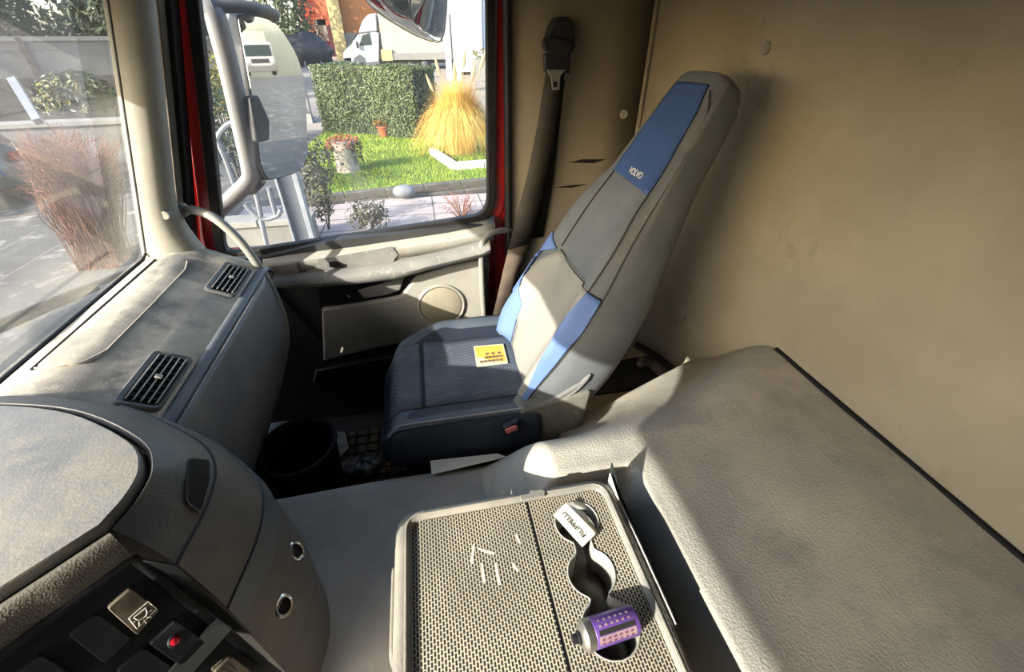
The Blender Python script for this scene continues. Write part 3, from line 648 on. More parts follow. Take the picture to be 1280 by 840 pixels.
def cush_top(x, y, d=0.0):
    best = None
    s = cush_sec(x); up = s[4:15]
    for a, b in zip(up[:-1], up[1:]):
        if a.y <= y <= b.y: return V(x, y, a.z + (b.z - a.z) * (y - a.y) / max(1e-6, b.y - a.y) + d)
    return V(x, y, (s[4].z if y < s[4].y else s[14].z) + d)
def cpatch(name, xs_, ylo, yhi, material, d=0.003, ny=10, parent=cushion, **k):
    return obj(name, MB().grid([[cush_top(x, ylo(x) + (yhi(x) - ylo(x)) * j / ny, d) for j in range(ny + 1)] for x in xs_]), material, parent, solid=0.004, **k)
lin_s = lambda a, b, n: [a + (b - a) * i / n for i in range(n + 1)]
cpatch('cushion_cover', lin_s(-0.192, 0.26, 30), lambda x: cush_sec(x)[5].y, lambda x: cush_sec(x)[13].y, M_navy, 0.0, 30)
cpatch('cushion_insert', lin_s(-0.07, 0.25, 12), lambda x: 0.925, lambda x: 1.235, M_weave, 0.005)
cpatch('front_insert', lin_s(-0.185, -0.074, 8), lambda x: 0.925, lambda x: 1.235 - 0.10 * (1 - sst(-0.24, -0.06, x)), M_weave, 0.004)
obj('piping', MB().tube([cush_top(x, 0.842, 0.004) for x in lin_s(-0.17, 0.24, 14)], 0.0028, 6), M_seamw, cushion)
obj('seam', MB().tube([cush_top(-0.072, y, 0.006) for y in lin_s(0.925, 1.235, 8)], 0.002, 6), M_navyside, cushion)
obj('seat_base', MB().prism([V(-0.17, 0.83, 0.02), V(0.30, 0.83, 0.02), V(0.36, 0.83, 0.40), V(-0.14, 0.83, 0.40)], (0, 0.48, 0)), M_black, seat, bevel=0.02)
obj('seat_slide', MB().box((0.02, 0.81, 0.375), (0.38, 0.03, 0.03)), M_black, seat, bevel=0.006)
# backrest
BK = [  # s, x, z (front face), ycentre, half width, thickness
    (0.00, 0.215, 0.485, 1.085, 0.225, 0.17), (0.12, 0.255, 0.585, 1.085, 0.232, 0.19), (0.25, 0.318, 0.695, 1.085, 0.225, 0.20), (0.40, 0.398, 0.845, 1.08, 0.205, 0.185),
    (0.55, 0.478, 0.995, 1.08, 0.172, 0.155), (0.70, 0.555, 1.125, 1.085, 0.140, 0.125), (0.85, 0.622, 1.232, 1.09, 0.118, 0.11), (0.95, 0.660, 1.292, 1.092, 0.106, 0.10), (1.00, 0.680, 1.318, 1.092, 0.098, 0.085)]
_bk = crom([V(r[1], r[2], 0) for r in BK], 10); _bk2 = crom([V(r[3], r[4], r[5]) for r in BK], 10)
SS = []
for i in range(len(BK) - 1): SS += [BK[i][0] + (BK[i + 1][0] - BK[i][0]) * k / 10 for k in range(10)]
SS.append(1.0)
def bk(s):
    s = max(0, min(1, s))
    for i in range(len(SS) - 1):
        if s <= SS[i + 1] or i == len(SS) - 2:
            t = (s - SS[i]) / (SS[i + 1] - SS[i]); p = _bk[i].lerp(_bk[i + 1], t); q = _bk2[i].lerp(_bk2[i + 1], t)
            T = (_bk[i + 1] - _bk[i]).normalized(); return p, q, V(-T.y, 0, T.x)     # normal: toward front/up
def front(s, v, d=0.0):
    p, q, n = bk(s)
    bol = 0.035 * (1 - sst(0.5, 0.75, s)) * (sst(0.45, 0.8, abs(v)) - 1.3 * sst(0.86, 1.02, abs(v))) - 0.02 * sst(0.7, 1.0, abs(v)) * sst(0.5, 0.75, s)
    return V(p.x, q.x + q.y * v, p.y) + n * (bol + d)
rings = []
for s in SS[::2] + ([1.0] if len(SS) % 2 == 0 else []):
    p, q, n = bk(s); T = q.z; e = 1.0
    if s > 0.985: pass
    ring = [front(s, v) for v in [-0.97 + 1.94 * k / 26 for k in range(27)]]
    ring += [V(p.x, q.x + q.y * v, p.y) - n * (T * d) for v, d in ((1.0, 0.06), (1.03, 0.2), (1.035, 0.4), (1.03, 0.6), (0.98, 0.78), (0.9, 0.9), (0.75, 0.98), (0.4, 1.02), (0, 1.03), (-0.4, 1.02), (-0.75, 0.98), (-0.9, 0.9), (-0.98, 0.78), (-1.03, 0.6), (-1.035, 0.4), (-1.03, 0.2), (-1.0, 0.06))]
    rings.append(ring)
p, q, n = bk(1.0); Tt = V(n.z, 0, -n.x); c = sum(rings[-1], V(0, 0, 0)) / len(rings[-1])
rings.append([c + (a - c) * 0.88 + Tt * 0.014 for a in rings[-1]]); rings.append([c + (a - c) * 0.5 + Tt * 0.022 for a in rings[-2]])
back = obj('backrest', MB().loft(rings), M_seatgrey, seat, ang=180)
def bpatch(name, s0, s1, vl, vr, material, d=0.003, ns=14, nv=8, parent=back):
    return obj(name, MB().grid([[front(s, vl(s) + (vr(s) - vl(s)) * j / nv, d) for j in range(nv + 1)] for s in lin_s(s0, s1, ns)]), material, parent, solid=0.005)
def ln(a, b): return lambda s: a[1] + (b[1] - a[1]) * (s - a[0]) / (b[0] - a[0])
def sv(px, py):
    d = _ray(px, py).normalized(); best = (9, 0, 0)
    cs, cv, rs, rv = 0.5, 0.0, 0.5, 1.0
    for it in range(5):
        for i in range(13):
            s = min(1, max(0, cs - rs + 2 * rs * i / 12))
            for j in range(13):
                v = min(1.0, max(-1.0, cv - rv + 2 * rv * j / 12)); q = front(s, v) - CAM; ds = (q - d * q.dot(d)).length
                if ds < best[0] - 1e-7: best = (ds, s, v)
        cs, cv = best[1], best[2]; rs *= 0.3; rv *= 0.3
    return V(best[1], best[2], 0)
def pxpatch(name, left, right, material, d=0.0055, nu=30, nv=16, parent=back):
    def res(pl):
        pl = [sv(*p) for p in pl]; L = [0]
        for a, b in zip(pl[:-1], pl[1:]): L.append(L[-1] + (b - a).length)
        out = []
        for k in range(nu + 1):
            t = L[-1] * k / nu
            for i in range(len(L) - 1):
                if t <= L[i + 1] + 1e-9:
                    out.append(pl[i].lerp(pl[i + 1], (t - L[i]) / max(1e-9, L[i + 1] - L[i]))); break
        return out
    A, B = res(left), res(right)
    return obj(name, MB().grid([[front(*(a.lerp(b, j / nv).xy), d) for j in range(nv + 1)] for a, b in zip(A, B)]), material, parent, solid=0.005)
def seam(pxs, material=M_seam, r=0.002, d=0.0042, parent=back):
    return obj('seam', MB().tube([front(*p.xy, d) for p in crom([sv(*q) for q in pxs], 5)], r, 6), material, parent)
hp_ = pxpatch('headrest_panel', [(842, 98), (822, 122), (801, 154), (768, 213)], [(887, 107), (873, 140), (851, 179), (811, 245)], M_blue2)
hp_['label'] = 'dark blue headrest panel with white lettering'
pxpatch('bolster_panel', [(687, 286), (665, 305), (647, 330), (632, 360), (624, 383), (622, 413)], [(698, 312), (687, 330), (673, 352), (655, 382), (645, 405), (639, 428)], M_blue)['label'] = 'blue bolster panel on the door side'
pxpatch('bolster_panel', [(736, 366), (704, 408), (681, 448), (662, 486), (650, 503)], [(764, 383), (732, 417), (711, 438), (681, 475), (653, 511)], M_blue, 0.006)['label'] = 'blue bolster panel on the near side'
pxpatch('lumbar_panel', [(701, 314), (675, 354), (647, 407), (641, 430), (650, 470)], [(734, 365), (703, 407), (680, 447), (661, 485), (653, 499)], M_seatlight, 0.003, 30, 16)
seam([(769, 214), (737, 256), (703, 308)]); seam([(811, 246), (776, 304), (737, 365)]); seam([(702, 312), (715, 335), (736, 366)])
seam([(889, 114), (885, 143), (873, 186), (846, 246), (823, 295), (795, 340), (765, 383), (711, 441), (652, 512)], r=0.0018)
# lettering on the headrest panel
def text_mesh(name, body, origin, ex_, ey_, height, material, parent, depth=0.0006, offset=0.0):
    cu = bpy.data.curves.new(name, 'FONT'); cu.body = body; cu.size = 1.0; cu.extrude = 0.0; cu.offset = offset; cu.align_x = 'CENTER'; cu.align_y = 'CENTER'
    to = bpy.data.objects.new(name, cu); C.objects.link(to)
    me = bpy.data.meshes.new_from_object(to.evaluated_get(bpy.context.evaluated_depsgraph_get()))
    bpy.data.objects.remove(to); bpy.data.curves.remove(cu)
    ez = ex_.cross(ey_).normalized()
    M = Matrix((ex_ * height, ey_ * height, ez * height)).transposed().to_4x4(); M.translation = origin + ez * depth
    me.transform(M); me.materials.clear(); me.materials.append(material)
    o = bpy.data.objects.new(name, me); C.objects.link(o); wparent(o, parent); return o
a = sv(797, 218); o0 = front(a.x, a.y, 0.0068)
tv = (front(a.x, a.y - 0.1) - front(a.x, a.y + 0.1)).normalized(); tu = (front(a.x + 0.02, a.y) - front(a.x - 0.02, a.y)).normalized()
tu = (tu - tv * tu.dot(tv)).normalized()
text_mesh('lettering', 'VOLVO', o0, tv, tu, 0.022, M_white, hp_, offset=0.02)
# fabric skirt folds, recliner cover and red belt buckle
rc = [ony(652, 512, 0.835), ony(700, 500, 0.835), ony(740, 488, 0.84), ony(733, 512, 0.83), ony(722, 540, 0.825), ony(690, 552, 0.82), ony(650, 554, 0.815), ony(640, 535, 0.815)]
obj('recliner_cover', MB().prism(rrect(rc, [0.01] * 8, 2), (0, 0.07, 0)), M_recl, seat, bevel=0.014, seg=3)
for pts in ([(660, 510), (690, 500), (728, 478)], [(690, 505), (716, 490), (738, 468)]):
    obj('fabric_fold', MB().tube(crom([ony(x, y, 0.845) for x, y in pts], 4), [0.004] + [0.007] * 7 + [0.003], 8), M_seatside, seat)
bk0 = ony(640, 533, 0.808)
bu = obj('belt_buckle', MB().box(bk0, (0.05, 0.022, 0.034), Matrix.Rotation(-0.35, 3, 'Y')), M_black, seat, bevel=0.005)
obj('buckle_button', MB().box(bk0 + V(-0.004, -0.012, 0.002), (0.034, 0.006, 0.017), Matrix.Rotation(-0.35, 3, 'Y')), M_buckle, bu, bevel=0.002)['label'] = 'faded red release button'

# yellow scratch card on the cushion
cc = [(592, 434), (629, 431), (635, 455), (596, 460)]
cz = 0.535
def seat_pt(px, py, d=0.0):
    p = onz(px, py, 0.52)
    for _ in range(8): q = cush_top(p.x, p.y, 0.006); p = onz(px, py, q.z)
    return p + V(0, 0, d)
kc = [seat_pt(x, y, 0.003) for x, y in cc]
card = obj('scratch_card', MB().prism(kc, (0, 0, 0.0012)), M_cardw, smooth=False); tag(card, 'small yellow card with rows of brown coin prints lying on the navy cushion', 'card')
def bil(u, v, h=0.0): return (kc[0].lerp(kc[1], u)).lerp(kc[3].lerp(kc[2], u), v) + V(0, 0, h)
obj('yellow_print', MB().prism([bil(0.04, 0.06, 0.0013), bil(0.96, 0.06, 0.0013), bil(0.96, 0.9, 0.0013), bil(0.55, 0.86, 0.0013), bil(0.04, 0.5, 0.0013)], (0, 0, 0.0004)), M_card, card, smooth=False)
for r, (n_, v_) in enumerate(((3, 0.45), (5, 0.62), (6, 0.80))):
    for k in range(n_):
        u_ = 0.12 + 0.76 * (k + 0.5) / n_ if r == 2 else (0.3 + 0.6 * (k + 0.5) / n_)
        obj('coin_print', MB().lathe(bil(u_, v_, 0.0018), [(0.0068, 0), (0.0068, 0.0004)], 12), M_coin, card, smooth=False)

# ------------------------------------------------------------------ seat belt on the side panel
belt = thing('seat_belt', 'dark seat belt hanging from the upper anchor on the side panel behind the door', 'seat belt', ony(693, 40, 1.48))
def plist(pp, Y): return [ony(x, y, Y) for x, y in pp]
obj('anchor_cover', MB().prism(rrect(plist([(676, 58), (684, 32), (690, 22), (704, 21), (711, 28), (714, 58), (710, 66), (680, 64)], 1.492), [0.006] * 8, 2), (0, -0.045, 0)), M_black, belt, bevel=0.008, seg=3)
obj('anchor_loop', MB().prism(rrect(plist([(676, 50), (686, 44), (712, 50), (714, 62), (708, 72), (680, 64)], 1.445), [0.005] * 6, 2), (0, -0.014, 0)), M_rubber, belt, bevel=0.004)
obj('slide_guide', MB().prism(plist([(678, 66), (712, 66), (711, 92), (679, 90)], 1.455), (0, -0.018, 0)), M_black, belt, bevel=0.004)
tg = plist([(683, 87), (707, 87), (700, 95), (699, 112), (690, 113), (688, 97)], 1.432)
tn = obj('belt_tongue', MB().prism(tg, (0, -0.004, 0)), M_metal, belt, bevel=0.001)
obj('tongue_slot', MB().prism(plist([(691.5, 102), (696.5, 102), (696.5, 109), (692, 109)], 1.4275), (0, -0.0012, 0)), M_dark, tn, smooth=False)
def web(name, L, R_, Ys, material):
    rows = [[ony(l[0], l[1], y), ony((l[0] + r[0]) / 2, (l[1] + r[1]) / 2, y - 0.001), ony(r[0], r[1], y)] for l, r, y in zip(L, R_, Ys)]
    return obj(name, MB().grid(rows), material, belt, solid=0.002)
web('belt_webbing', [(682, 90), (673, 150), (660, 215), (646, 270), (635, 312)], [(706, 92), (695, 150), (684, 215), (672, 270), (662, 305)], [1.445, 1.45, 1.455, 1.46, 1.462], M_belt)
web('belt_webbing', [(635, 312), (625, 355), (612, 412)], [(662, 305), (648, 340), (636, 395)], [1.462, 1.46, 1.44], M_beltdust)['label'] = 'dusty lower webbing'
web('belt_webbing', [(699, 96), (690, 160), (672, 230), (655, 300)], [(706, 100), (699, 160), (690, 230), (678, 296)], [1.478, 1.482, 1.484, 1.486], M_rubber)['label'] = 'return strand behind'

# fasteners on the wall and tears in the lining
def normal_stud(p, n, r, label):
    R = V(0, 0, 1).rotation_difference(n).to_matrix()
    o = obj('wall_fastener', MB().lathe(p, [(r, -0.002), (r, 0.003), (r * 0.8, 0.006), (r * 0.35, 0.005), (0.001, 0.004)], 24, R), M_pillar); tag(o, label, 'fastener'); return o
normal_stud(onx(958, 60, XB - 0.016), V(-1, 0, 0), 0.016, 'round beige lining button high on the rear wall, right of the seat top')
normal_stud(ony(780, 143, YD - 0.007), V(0, -1, 0), 0.014, 'round brown lining button on the side panel, left of the backrest')
normal_stud(onx(856, 398, XB - 0.016), V(-1, 0, 0), 0.009, 'small beige button low on the rear wall beside the seat back')
for k, (a, b, c_, dd) in enumerate([((712, 203), (728, 199), (757, 199), (742, 204)), ((694, 234.5), (712, 231.5), (734, 230), (716, 234.5))]):
    o = obj('lining_tear', MB().prism(plist([a, b, c_, dd], YD - 0.0055), (0, -0.0015, 0)), M_dark, wr, smooth=False)

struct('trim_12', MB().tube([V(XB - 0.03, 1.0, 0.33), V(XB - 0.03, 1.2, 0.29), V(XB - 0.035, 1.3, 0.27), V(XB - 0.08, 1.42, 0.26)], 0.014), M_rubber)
# bits behind the seat
tr_ = obj('snack_packet', MB().ell(onz(806, 452, 0.30), (0.045, 0.03, 0.018), 14, 8, Matrix.Rotation(0.5, 3, 'Z')), M_foil); tag(tr_, 'crumpled pale packet lying in the corner behind the seat back', 'packet')
for v in tr_.data.vertices: v.co += Vector((random.uniform(-1, 1), random.uniform(-1, 1), random.uniform(-1, 1))) * 0.004

# ------------------------------------------------------------------ box between the seats
bx = thing('storage_box', 'grey cool box with perforated lid mats and a three-hole cup holder, in the middle', 'box', (0.08, 0.31, 0.46))
BT = 0.72
x0, x1, y0, y1 = -0.115, 0.277, 0.06, 0.468
def rr2(xa, xb, ya, yb, r, z, n=5): return rrect([V(xa, ya, z), V(xb, ya, z), V(xb, yb, z), V(xa, yb, z)], [r] * 4, n)
rings = [rr2(x0 + .012, x1 - .012, y0 + .012, y1 - .012, 0.03, 0.455), rr2(x0 + .004, x1 - .004, y0 + .004, y1 - .004, 0.035, 0.66), rr2(x0, x1, y0, y1, 0.04, 0.675), rr2(x0, x1, y0, y1, 0.04, BT - 0.012),
         rr2(x0 + .003, x1 - .003, y0 + .003, y1 - .003, 0.038, BT - 0.004), rr2(x0 + .010, x1 - .010, y0 + .010, y1 - .010, 0.034, BT), rr2(x0 + .022, x1 - .018, y0 + .02, y1 - .016, 0.026, BT), rr2(x0 + .027, x1 - .022, y0 + .024, y1 - .020, 0.022, BT - 0.007)]
obj('box_body', MB().loft(rings, caps=False), M_box, bx, ang=60)
xi0, xi1, yi0, yi1 = x0 + .027, x1 - .022, y0 + .024, y1 - .020
xm = 0.114
ZM = BT - 0.008
obj('lid_mat', MB().prism([V(xi0, yi0, ZM - 0.004), V(xm, yi0, ZM - 0.004), V(xm, yi1, ZM - 0.004), V(xi0, yi1, ZM - 0.004)], (0, 0, 0.004)), M_holes, bx, smooth=False)
obj('lid_joint', MB().box(((xm + 0.0022), (yi0 + yi1) / 2, ZM - 0.003), (0.0044, yi1 - yi0, 0.004)), M_dark, bx, smooth=False)
# right mat with three joined cup holes
hz = BT - 0.008
H1 = onz(721, 652, hz); H2 = onz(739, 716, hz); H3 = onz(763, 785, hz)
r1, r2, r3 = 0.038, 0.037, 0.040
def outline():
    # right and left sides of a chain of circles with waists, top (far) to bottom (near)
    cs = [(H1, r1), (H2, r2), (H3, r3)]
    def wid(y):
        ws = 0.0
        for c_, r_ in cs:
            d_ = abs(y - c_.y)
            if d_ < r_: ws = max(ws, math.sqrt(r_ * r_ - d_ * d_))
        if H3.y < y < H1.y: ws = max(ws, 0.015)
        return ws
    def cx(y):
        if y >= H2.y: t = (y - H2.y) / (H1.y - H2.y); return H2.x + (H1.x - H2.x) * t
        t = (y - H3.y) / (H2.y - H3.y); return H3.x + (H2.x - H3.x) * t
    ya, yb = H1.y + r1, H3.y - r3; N = 110; L = []; Rr = []
    for k in range(1, N):
        y = ya + (yb - ya) * k / N; L.append(V(cx(y) - wid(y), y, hz)); Rr.append(V(cx(y) + wid(y), y, hz))
    for S in (L, Rr):
        for _ in range(2):
            q = [p.copy() for p in S]
            for k in range(1, len(S) - 1): S[k].x = (q[k - 1].x + 2 * q[k].x + q[k + 1].x) / 4
    return [V(cx(ya), ya, hz)], L, Rr, [V(cx(yb), yb, hz)]
top_, Lh, Rh, bot_ = outline()
hole = top_ + Rh + bot_ + Lh[::-1]
xa = xm + 0.0044
bmm = MB()
Lr = [top_[0]] + Lh + [bot_[0]]; Rr_ = [top_[0]] + Rh + [bot_[0]]
bmm.grid([[V(xa, p.y, hz), V((xa + p.x) / 2, p.y, hz), p] for p in Lr]); bmm.grid([[p, V((xi1 + p.x) / 2, p.y, hz), V(xi1, p.y, hz)] for p in Rr_])
bmm.prism([V(xa, top_[0].y, hz), V(xi1, top_[0].y, hz), V(xi1, yi1, hz), V(xa, yi1, hz)], (0, 0, -0.0002)); bmm.prism([V(xa, yi0, hz), V(xi1, yi0, hz), V(xi1, bot_[0].y, hz), V(xa, bot_[0].y, hz)], (0, 0, -0.0002))
obj('cup_mat', bmm, M_holes, bx, smooth=False)
hcn = sum(hole, V(0, 0, 0)) / len(hole)
def inset(P, d):
    out = []
    N = len(P)
    for i, p in enumerate(P):
        t = (P[(i + 1) % N] - P[i - 1]); t = t.normalized() if t.length > 1e-9 else V(1, 0, 0); n = V(-t.y, t.x, 0)
        if i == 0: n = V(0, -1, 0)
        out.append(p + n * d)
    return out
sgn = 1 if (inset(hole, 0.003)[20] - hcn).length < (hole[20] - hcn).length else -1
h_o, h_i = inset(hole, -sgn * 0.0015), inset(hole, sgn * 0.0015)
up_ = V(0, 0, 1)
obj('cup_insert', MB().grid([[o_ + up_ * 0.001 for o_ in h_o], [p + up_ * 0.002 for p in hole], [p + up_ * 0.001 for p in h_i], [p - up_ * 0.03 for p in h_i], [hcn + (p - hcn) * 0.985 - up_ * 0.068 for p in h_i]], cv=True), M_cup, bx, ang=60)
obj('cup_floor', MB().prism([p - up_ * 0.069 for p in h_o], (0, 0, 0.003)), M_cupdark, bx, smooth=False)
# lid grooves, catches and side handle
obj('lid_catch', MB().prism([V(0.104, y1 - .024, BT + .0008), V(0.148, y1 - .022, BT + .0008), V(0.152, y1 - .014, BT + .0008), V(0.148, y1 - .008, BT + .0008), V(0.125, y1 - .006, BT + .0008), V(0.122, y1 - .012, BT + .0008), V(0.104, y1 - .012, BT + .0008)], (0, 0, 0.004)), M_box, bx, bevel=0.0015)
obj('rim_bead', MB().tube([p + V(0, 0, 0.0005) for p in rr2(x0 + .019, x1 - .015, y0 + .017, y1 - .013, 0.028, BT)], 0.0022, 6, closed=True), M_box, bx)
sh = obj('side_handle', MB().prism(rrect([V(x0 + .001, 0.25, 0.628), V(x0 + .001, 0.385, 0.628), V(x0 + .001, 0.385, 0.708), V(x0 + .001, 0.25, 0.708)], [0.02] * 4), (-0.006, 0, 0)), M_box, bx, bevel=0.002)
obj('handle_hollow', MB().prism(rrect([V(x0 - .005, 0.262, 0.64), V(x0 - .005, 0.372, 0.64), V(x0 - .005, 0.372, 0.696), V(x0 - .005, 0.262, 0.696)], [0.014] * 4), (-0.002, 0, 0)), M_dark, sh, smooth=False)
for k, (a, b) in enumerate([((592, 680), (590, 705)), ((602, 704), (606, 728)), ((619, 704), (625, 731)), ((597, 686), (618, 692)), ((645, 668), (650, 679)), ((640, 704), (648, 714))]):
    pa, pb = onz(*a, ZM + .0002), onz(*b, ZM + .0002); n = V(-(pb - pa).y, (pb - pa).x, 0).normalized() * 0.0022
    # chalky scuffs are real deposits lying on the mat
    obj('chalk_scuff', MB().prism([pa - n * 0.4, pa + n, (pa + pb) / 2 + n * 0.7, pb + n * 0.8, pb - n, (pa + pb) / 2 - n], (0, 0, 0.0004)), mat('chalk', lin(206, 199, 182), 0.9) if k == 0 else bpy.data.materials['chalk'], bx, smooth=False)
# purple gas can lying across the near cup
pa = onz(730, 795, BT + 0.014); pb = onz(793, 774, BT + 0.010)
ax = (pb - pa).normalized(); Lc = (pb - pa).length; R = V(0, 0, 1).rotation_difference(ax).to_matrix()
can = thing('spray_can', 'small purple printed can with metal nozzle lying across the cup holder', 'can', pa)
rc_ = 0.0195
obj('can_body', MB().lathe(pa + ax * 0.010, [(rc_ * .9, 0), (rc_, 0.002), (rc_, Lc - 0.013), (rc_ * .9, Lc - 0.010)], 28, R), M_purple, can)
obj('can_collar', MB().lathe(pa, [(0.011, -0.006), (0.016, -0.004), (rc_ * 1.02, 0.0), (rc_ * 1.03, 0.008), (rc_ * .98, 0.011)], 28, R), M_metal, can)
obj('nozzle', MB().lathe(pa - ax * 0.006, [(0.003, -0.012), (0.006, -0.011), (0.0065, -0.004), (0.0085, -0.003), (0.0085, 0.002)], 16, R), M_black, can)
sd = ax.cross(V(0, 0, 1)).normalized()
def cans(t, ang, d=0.0004): return pa + ax * t + (sd * math.cos(ang) + sd.cross(ax) * math.sin(ang)) * (rc_ + d)
updir = sd.cross(ax); 
if updir.z < 0: sd = -sd
obj('label_band', MB().grid([[cans(t, a_) for a_ in lin_s(0.95, 1.25, 5)] for t in lin_s(0.016, Lc - 0.008, 6)]), M_rubber, can)
obj('label_band', MB().grid([[cans(t, a_) for a_ in lin_s(0.35, 0.9, 6)] for t in lin_s(0.014, Lc - 0.008, 6)]), M_canband, can)
for k in range(6):
    for t0 in (0.36, 0.62, 1.4, 1.75):
        t = 0.018 + k * 0.0085
        if t < Lc - 0.014: obj('print_mark', MB().grid([[cans(t, t0, .0008), cans(t, t0 + 0.14, .0008)], [cans(t + 0.004, t0 + 0.03, .0008), cans(t + 0.004, t0 + 0.16, .0008)]]), M_canmark if t0 < 1 else M_canband, can, smooth=False)
# folded paper tag with handwriting in the far cup
tq = [onz(707, 629, BT + 0.012), onz(744, 668, BT + 0.004), onz(728, 684, BT + 0.006), onz(692, 644, BT + 0.014)]
ptag = obj('paper_tag', MB().prism(tq, (0, 0, 0.0006)), M_paper, smooth=False); tag(ptag, 'folded cream paper tag with handwritten name in the far cup hole', 'paper')
obj('paper_fold', MB().grid([[tq[0], tq[1]], [onz(730, 640, BT - 0.01), onz(747, 664, BT - 0.008)], [onz(722, 636, BT - 0.03), onz(744, 672, BT - 0.03)]]), M_paper, ptag, solid=0.0006)
ctr = (tq[0] + tq[1] + tq[2] + tq[3]) / 4; e1 = ((tq[3] + tq[0]) - (tq[1] + tq[2])).normalized(); e3 = (tq[1] - tq[0]).cross(tq[3] - tq[0]).normalized()
if e3.z < 0: e3 = -e3
e2 = e3.cross(e1)
text_mesh('handwriting', 'FiLiPPELLi', ctr, e1, e2, 0.0125, M_ink, ptag, depth=0.0010, offset=0.018)
# papers tucked behind the box
pp = thing('document_sheaf', 'sheaf of papers and a dark folder standing upright behind the cool box', 'papers', (0.30, 0.32, 0.68))
def sheet(name, x, ya, yb, za, zb, tip, material, th=0.0008):
    return obj(name, MB().prism([V(x, ya, 0.60), V(x, ya, za), V(x, ya + (yb - ya) * 0.5, (za + zb) / 2 + 0.003), V(x, yb - 0.05, zb), V(x - 0.003, yb, zb + tip), V(x - 0.002, yb, 0.60)], (th, 0, 0)), material, pp, smooth=False)
sheet('paper_sheet', 0.2795, 0.215, 0.462, 0.716, 0.710, 0.024, M_paper)
sheet('paper_sheet', 0.2830, 0.23, 0.455, 0.712, 0.708, 0.008, M_paper)
sheet('folder', 0.2880, 0.22, 0.478, 0.705, 0.706, 0.036, M_papergreen, 0.002)['label'] = 'dark green folder with a raised pointed corner'
# white card by the seat foot
wc = [onz(538, 578, 0.455), onz(622, 569, 0.455), onz(633, 573, 0.455), onz(540, 595, 0.455)]
o = obj('white_card', MB().prism([p + V(0, 0, 0.004) for p in wc], (0, 0, 0.004)), M_paper, bevel=0.001); tag(o, 'white cardboard strip on the tunnel edge in front of the seat base', 'card')

# ------------------------------------------------------------------ footwell
bkt = thing('waste_bucket', 'black ribbed plastic bucket standing in the dark footwell', 'bucket', (-0.49, 1.03, 0.0))
prof = [(0.085, 0.002)]
for k in range(9): prof += [(0.088 + 0.0028 * k, 0.03 + 0.033 * k), (0.092 + 0.0028 * k, 0.04 + 0.033 * k), (0.092 + 0.0028 * k, 0.05 + 0.033 * k), (0.089 + 0.0028 * k, 0.06 + 0.033 * k)]
prof += [(0.118, 0.33), (0.118, 0.338), (0.108, 0.338), (0.104, 0.33), (0.085, 0.02), (0.001, 0.015)]
obj('bucket_body', MB().lathe((-0.49, 1.03, 0), prof, 36), M_bucket, bkt)
obj('bucket_rim', MB().tube([V(-0.49 + 0.117 * math.cos(q), 1.03 + 0.117 * math.sin(q), 0.336) for q in [2 * math.pi * k / 36 for k in range(36)]], 0.005, 6, closed=True), M_bucket, bkt)
fm = thing('rubber_mat', 'worn brown rubber floor mat with square grid ridges in the footwell', 'floor mat', (-0.25, 1.1, 0))
obj('mat_base', MB().box((-0.29, 1.1, 0.006), (0.52, 0.56, 0.008)), M_floormat, fm, smooth=False)
for k in range(12): obj('ridge', MB().box((-0.54 + 0.046 * k, 1.1, 0.012), (0.006, 0.56, 0.008)), M_rubber, fm, smooth=False)
for k in range(12): obj('ridge', MB().box((-0.29, 0.84 + 0.046 * k, 0.012), (0.52, 0.006, 0.008)), M_rubber, fm, smooth=False)
fo = obj('foil_wrapper', MB().ell((-0.35, 1.16, 0.045), (0.075, 0.05, 0.024), 20, 10), M_foil); tag(fo, 'crumpled grey foil wrapper on the floor mat right of the bucket', 'wrapper')
for v in fo.data.vertices: v.co += Vector((random.uniform(-1, 1), random.uniform(-1, 1), random.uniform(-1, 1))) * 0.008
def flat(name, pp_, z, material, label, cat, th=0.003):
    o = obj(name, MB().prism([onz(x, y, z) for x, y in pp_], (0, 0, th)), material, smooth=False); tag(o, label, cat); return o
flat('cardboard_scrap', [(424, 580), (438, 574), (440, 588), (428, 596)], 0.02, M_cardboard, 'brown square cardboard scrap just below the foil wrapper', 'cardboard')
flat('paper_scrap', [(410, 578), (417, 577), (428, 592), (420, 596)], 0.019, M_paper, 'narrow pale paper scrap between bucket and cardboard scrap', 'paper')
flat('newspaper_sheet', [(392, 536), (432, 541), (436, 560), (418, 580), (405, 560)], 0.018, mat('newsprint', lin(150, 146, 138), 0.9, lin(110, 106, 100), 30), 'grey paper sheet on the floor behind the bucket', 'paper')
ws = flat('wooden_strip', [(478, 556), (488, 556), (487, 592), (475, 592)], 0.02, M_wood, 'light wooden strip with square notches beside the seat foot', 'strip', 0.012)
for k in range(4): obj('notch', MB().box(onz(483.5, 571 + 6 * k, 0.0325), (0.012, 0.012, 0.002)), M_dark, ws, smooth=False)

# ================================================================== outside
GZ = -1.25
exec_leaf = None
def leaves(n, sampler, size, seed=1, quad=True, flat_=0.35):
    rnd = random.Random(seed); mb = MB()
    for _ in range(n):
        p, nrm = sampler(rnd); s = size * rnd.uniform(0.6, 1.3)
        a = V(rnd.uniform(-1, 1), rnd.uniform(-1, 1), rnd.uniform(-1, 1)).normalized(); n2 = (nrm + a * 0.8).normalized()
        t = n2.orthogonal().normalized(); t = Matrix.Rotation(rnd.uniform(0, 6.28), 3, n2) @ t; b = n2.cross(t)
        mb.add([p - t * s, p + b * s * flat_ + n2 * s * 0.1, p + t * s, p - b * s * flat_ + n2 * s * 0.1], [[0, 1, 2, 3]])
    return mb
struct('ground', MB().prism([V(-120, -30, GZ), V(40, -30, GZ), V(40, 17, GZ), V(-120, 17, GZ)], (0, 0, -0.3)), M_asphalt, smooth=False)
